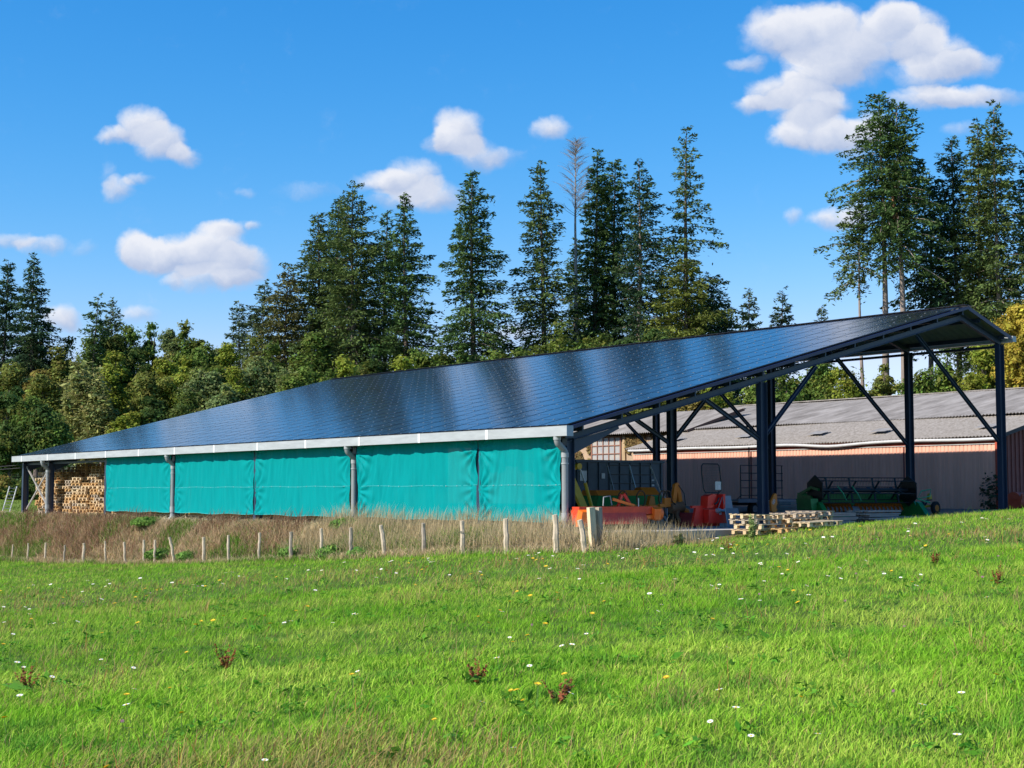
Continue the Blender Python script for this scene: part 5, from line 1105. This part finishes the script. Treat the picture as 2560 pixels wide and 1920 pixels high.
# dock plants (brown red) in the meadow
for (px, Y, h, lb) in ((575, 14.5, .30, 'reddish brown dock plant standing alone left in the meadow'), (2490, 19.5, .36, 'rusty dock plant at the right edge of the meadow'), (1190, 12.6, .22, 'dark seeded dock stalks right of the centre of the meadow'), (2330, 24, .22, 'small rusty dock plant in the upper right meadow'), (1395, 11.2, .25, 'thin purplish stalks among leafy grass right of centre'), (80, 13.6, .24, 'dry brown dock stalks near the left edge of the meadow'), (1820, 33, .3, 'brown seeded stalk near the crest below the pallets')):
    x = at(px, Y); z = hz(x, Y); n = 9; P_ = []
    for k in range(n):
        hh = h * random.uniform(.5, 1.0); a = random.uniform(0, 6.28); r = random.uniform(.02, .16); m = 34; s = np.linspace(.15, 1, m); P_.append(np.stack([r * s * math.cos(a) + rng.normal(0, .004, m), r * s * math.sin(a) + rng.normal(0, .004, m), hh * s], -1))
    P_ = np.concatenate(P_); V, F, C = leafquads(P_, np.array([0, 0, -.3]), .014, (.30, .11, .05), len(P_), 2.2); nb = 22
    p2 = np.stack([rng.normal(0, .12, nb), rng.normal(0, .12, nb), rng.uniform(.02, .1, nb)], -1); V2, F2, C2 = leafquads(p2, np.array([0, 0, -.1]), .028, (.11, .25, .03), nb, 3.0)
    o = npmesh('dock_plant', np.concatenate([V, V2]), [np.concatenate([F, F2 + len(V)])], np.concatenate([C, C2]), leafmat('leaf_weed', .3, .7, .08)); o.location = (x, Y, z); tag(o, lb, 'weed', 'dock plants in the meadow')
# leafy rosettes (plantain, clover) : stuff
X, Y = frustum_pts(700, 7.5, 36, 1.0); k = behind(X, Y) < -.5; X, Y = X[k], Y[k]; ps = []
for a, b in zip(X, Y):
    m = 22; th_ = rng.uniform(0, 6.28, m); r = rng.uniform(.02, .10, m); ps.append(np.stack([a + r * np.cos(th_), b + r * np.sin(th_), hgtf(a + r * np.cos(th_), b + r * np.sin(th_)) + rng.uniform(.03, .10, m)], -1))
ps = np.concatenate(ps); V, F, C = leafquads(ps, ps - np.array([0, 0, 1.]), .019, (.10, .27, .025), len(ps), 2.6)
o = npmesh('rosette_leaves', V, [F], C, leafmat('leaf_weed', .3, .7, .08)); tag(o, 'broad dark green weed leaves scattered through the meadow grass', 'weeds', kind='stuff')
# ------------------------------------------------------------------ flowers, each one an object
def petalmat(n, c): return mat(n, c, .6, var=.06)
PW, PYL, PPK = petalmat('white_petal', (.80, .80, .76)), petalmat('yellow_petal', (.80, .52, .02)), petalmat('pink_petal', (.55, .22, .38)); STM = mat('flower_stem', (.10, .20, .04), .7)
def flower(kind):
    mb = MB(); h = {'daisy': .185, 'dandelion': .17, 'clover': .15}[kind]; mb.tube([(0, 0, 0), (.004, .003, h * .6), (0, 0, h)], .0018, STM, 4, smooth=False)
    if kind == 'daisy':
        for k in range(13): a = k * 6.283 / 13; c, s = math.cos(a), math.sin(a); mb.add([(.004 * c, .004 * s, h), (.013 * c - .004 * s, .013 * s + .004 * c, h + .004), (.022 * c, .022 * s, h + .003), (.013 * c + .004 * s, .013 * s - .004 * c, h + .004)], [(0, 1, 2, 3)], PW)
        mb.tube([(0, 0, h), (0, 0, h + .006)], [.007, .004], PYL, 8)
    elif kind == 'dandelion':
        for r in range(2):
            for k in range(12): a = k * .5236 + r * .26; c, s = math.cos(a), math.sin(a); R_ = .023 - r * .007; mb.add([(0, 0, h), (R_ * .7 * c - .003 * s, R_ * .7 * s + .003 * c, h + .004 + r * .004), (R_ * c, R_ * s, h + .005 + r * .005), (R_ * .7 * c + .003 * s, R_ * .7 * s - .003 * c, h + .004 + r * .004)], [(0, 1, 2, 3)], PYL)
    else:
        for r in range(4):
            for k in range(9): a = k * .698 + r * .3; c, s = math.cos(a), math.sin(a); R_ = .012 * math.sin((r + 1) * .62); mb.add([(R_ * .4 * c, R_ * .4 * s, h + r * .004), (R_ * c - .002 * s, R_ * s + .002 * c, h + r * .005), (R_ * 1.1 * c, R_ * 1.1 * s, h + .006 + r * .005), (R_ * c + .002 * s, R_ * s - .002 * c, h + r * .005)], [(0, 1, 2, 3)], PPK)
    return mb
for kind, n, lb, seed in (('daisy', 295, 'small white daisy flowering in the green meadow', 91), ('dandelion', 150, 'small yellow dandelion flowering in the green meadow', 92), ('clover', 16, 'pinkish clover head in the green meadow', 93)):
    base = flower(kind).build(kind); pts = []
    while len(pts) < n:
        X, Y = frustum_pts(400, 8.3, 41, 1.0 if kind == 'clover' else .75, 0)
        k = (behind(X, Y) < -.4) & (rng.random(400) < sstep(.42, .62, fbm(X * .45 + 2, Y * .22, seed)) + .12); pts += list(zip(X[k], Y[k]))
    for i, (a, b) in enumerate(pts[:n]):
        o = base if i == 0 else base.copy()
        if i: COL.objects.link(o)
        s = random.uniform(.8, 1.25) * (.80 + .030 * b); o.location = (a, b, hz(a, b) - .01); o.scale = (s, s, random.uniform(.8, 1.1)); o.rotation_euler = (random.uniform(-.35, .35), random.uniform(-.35, .35), random.uniform(0, 6))
        tag(o, lb, kind, {'daisy': 'white daisies in the meadow', 'dandelion': 'yellow dandelions in the meadow', 'clover': 'pink clover heads in the meadow'}[kind])
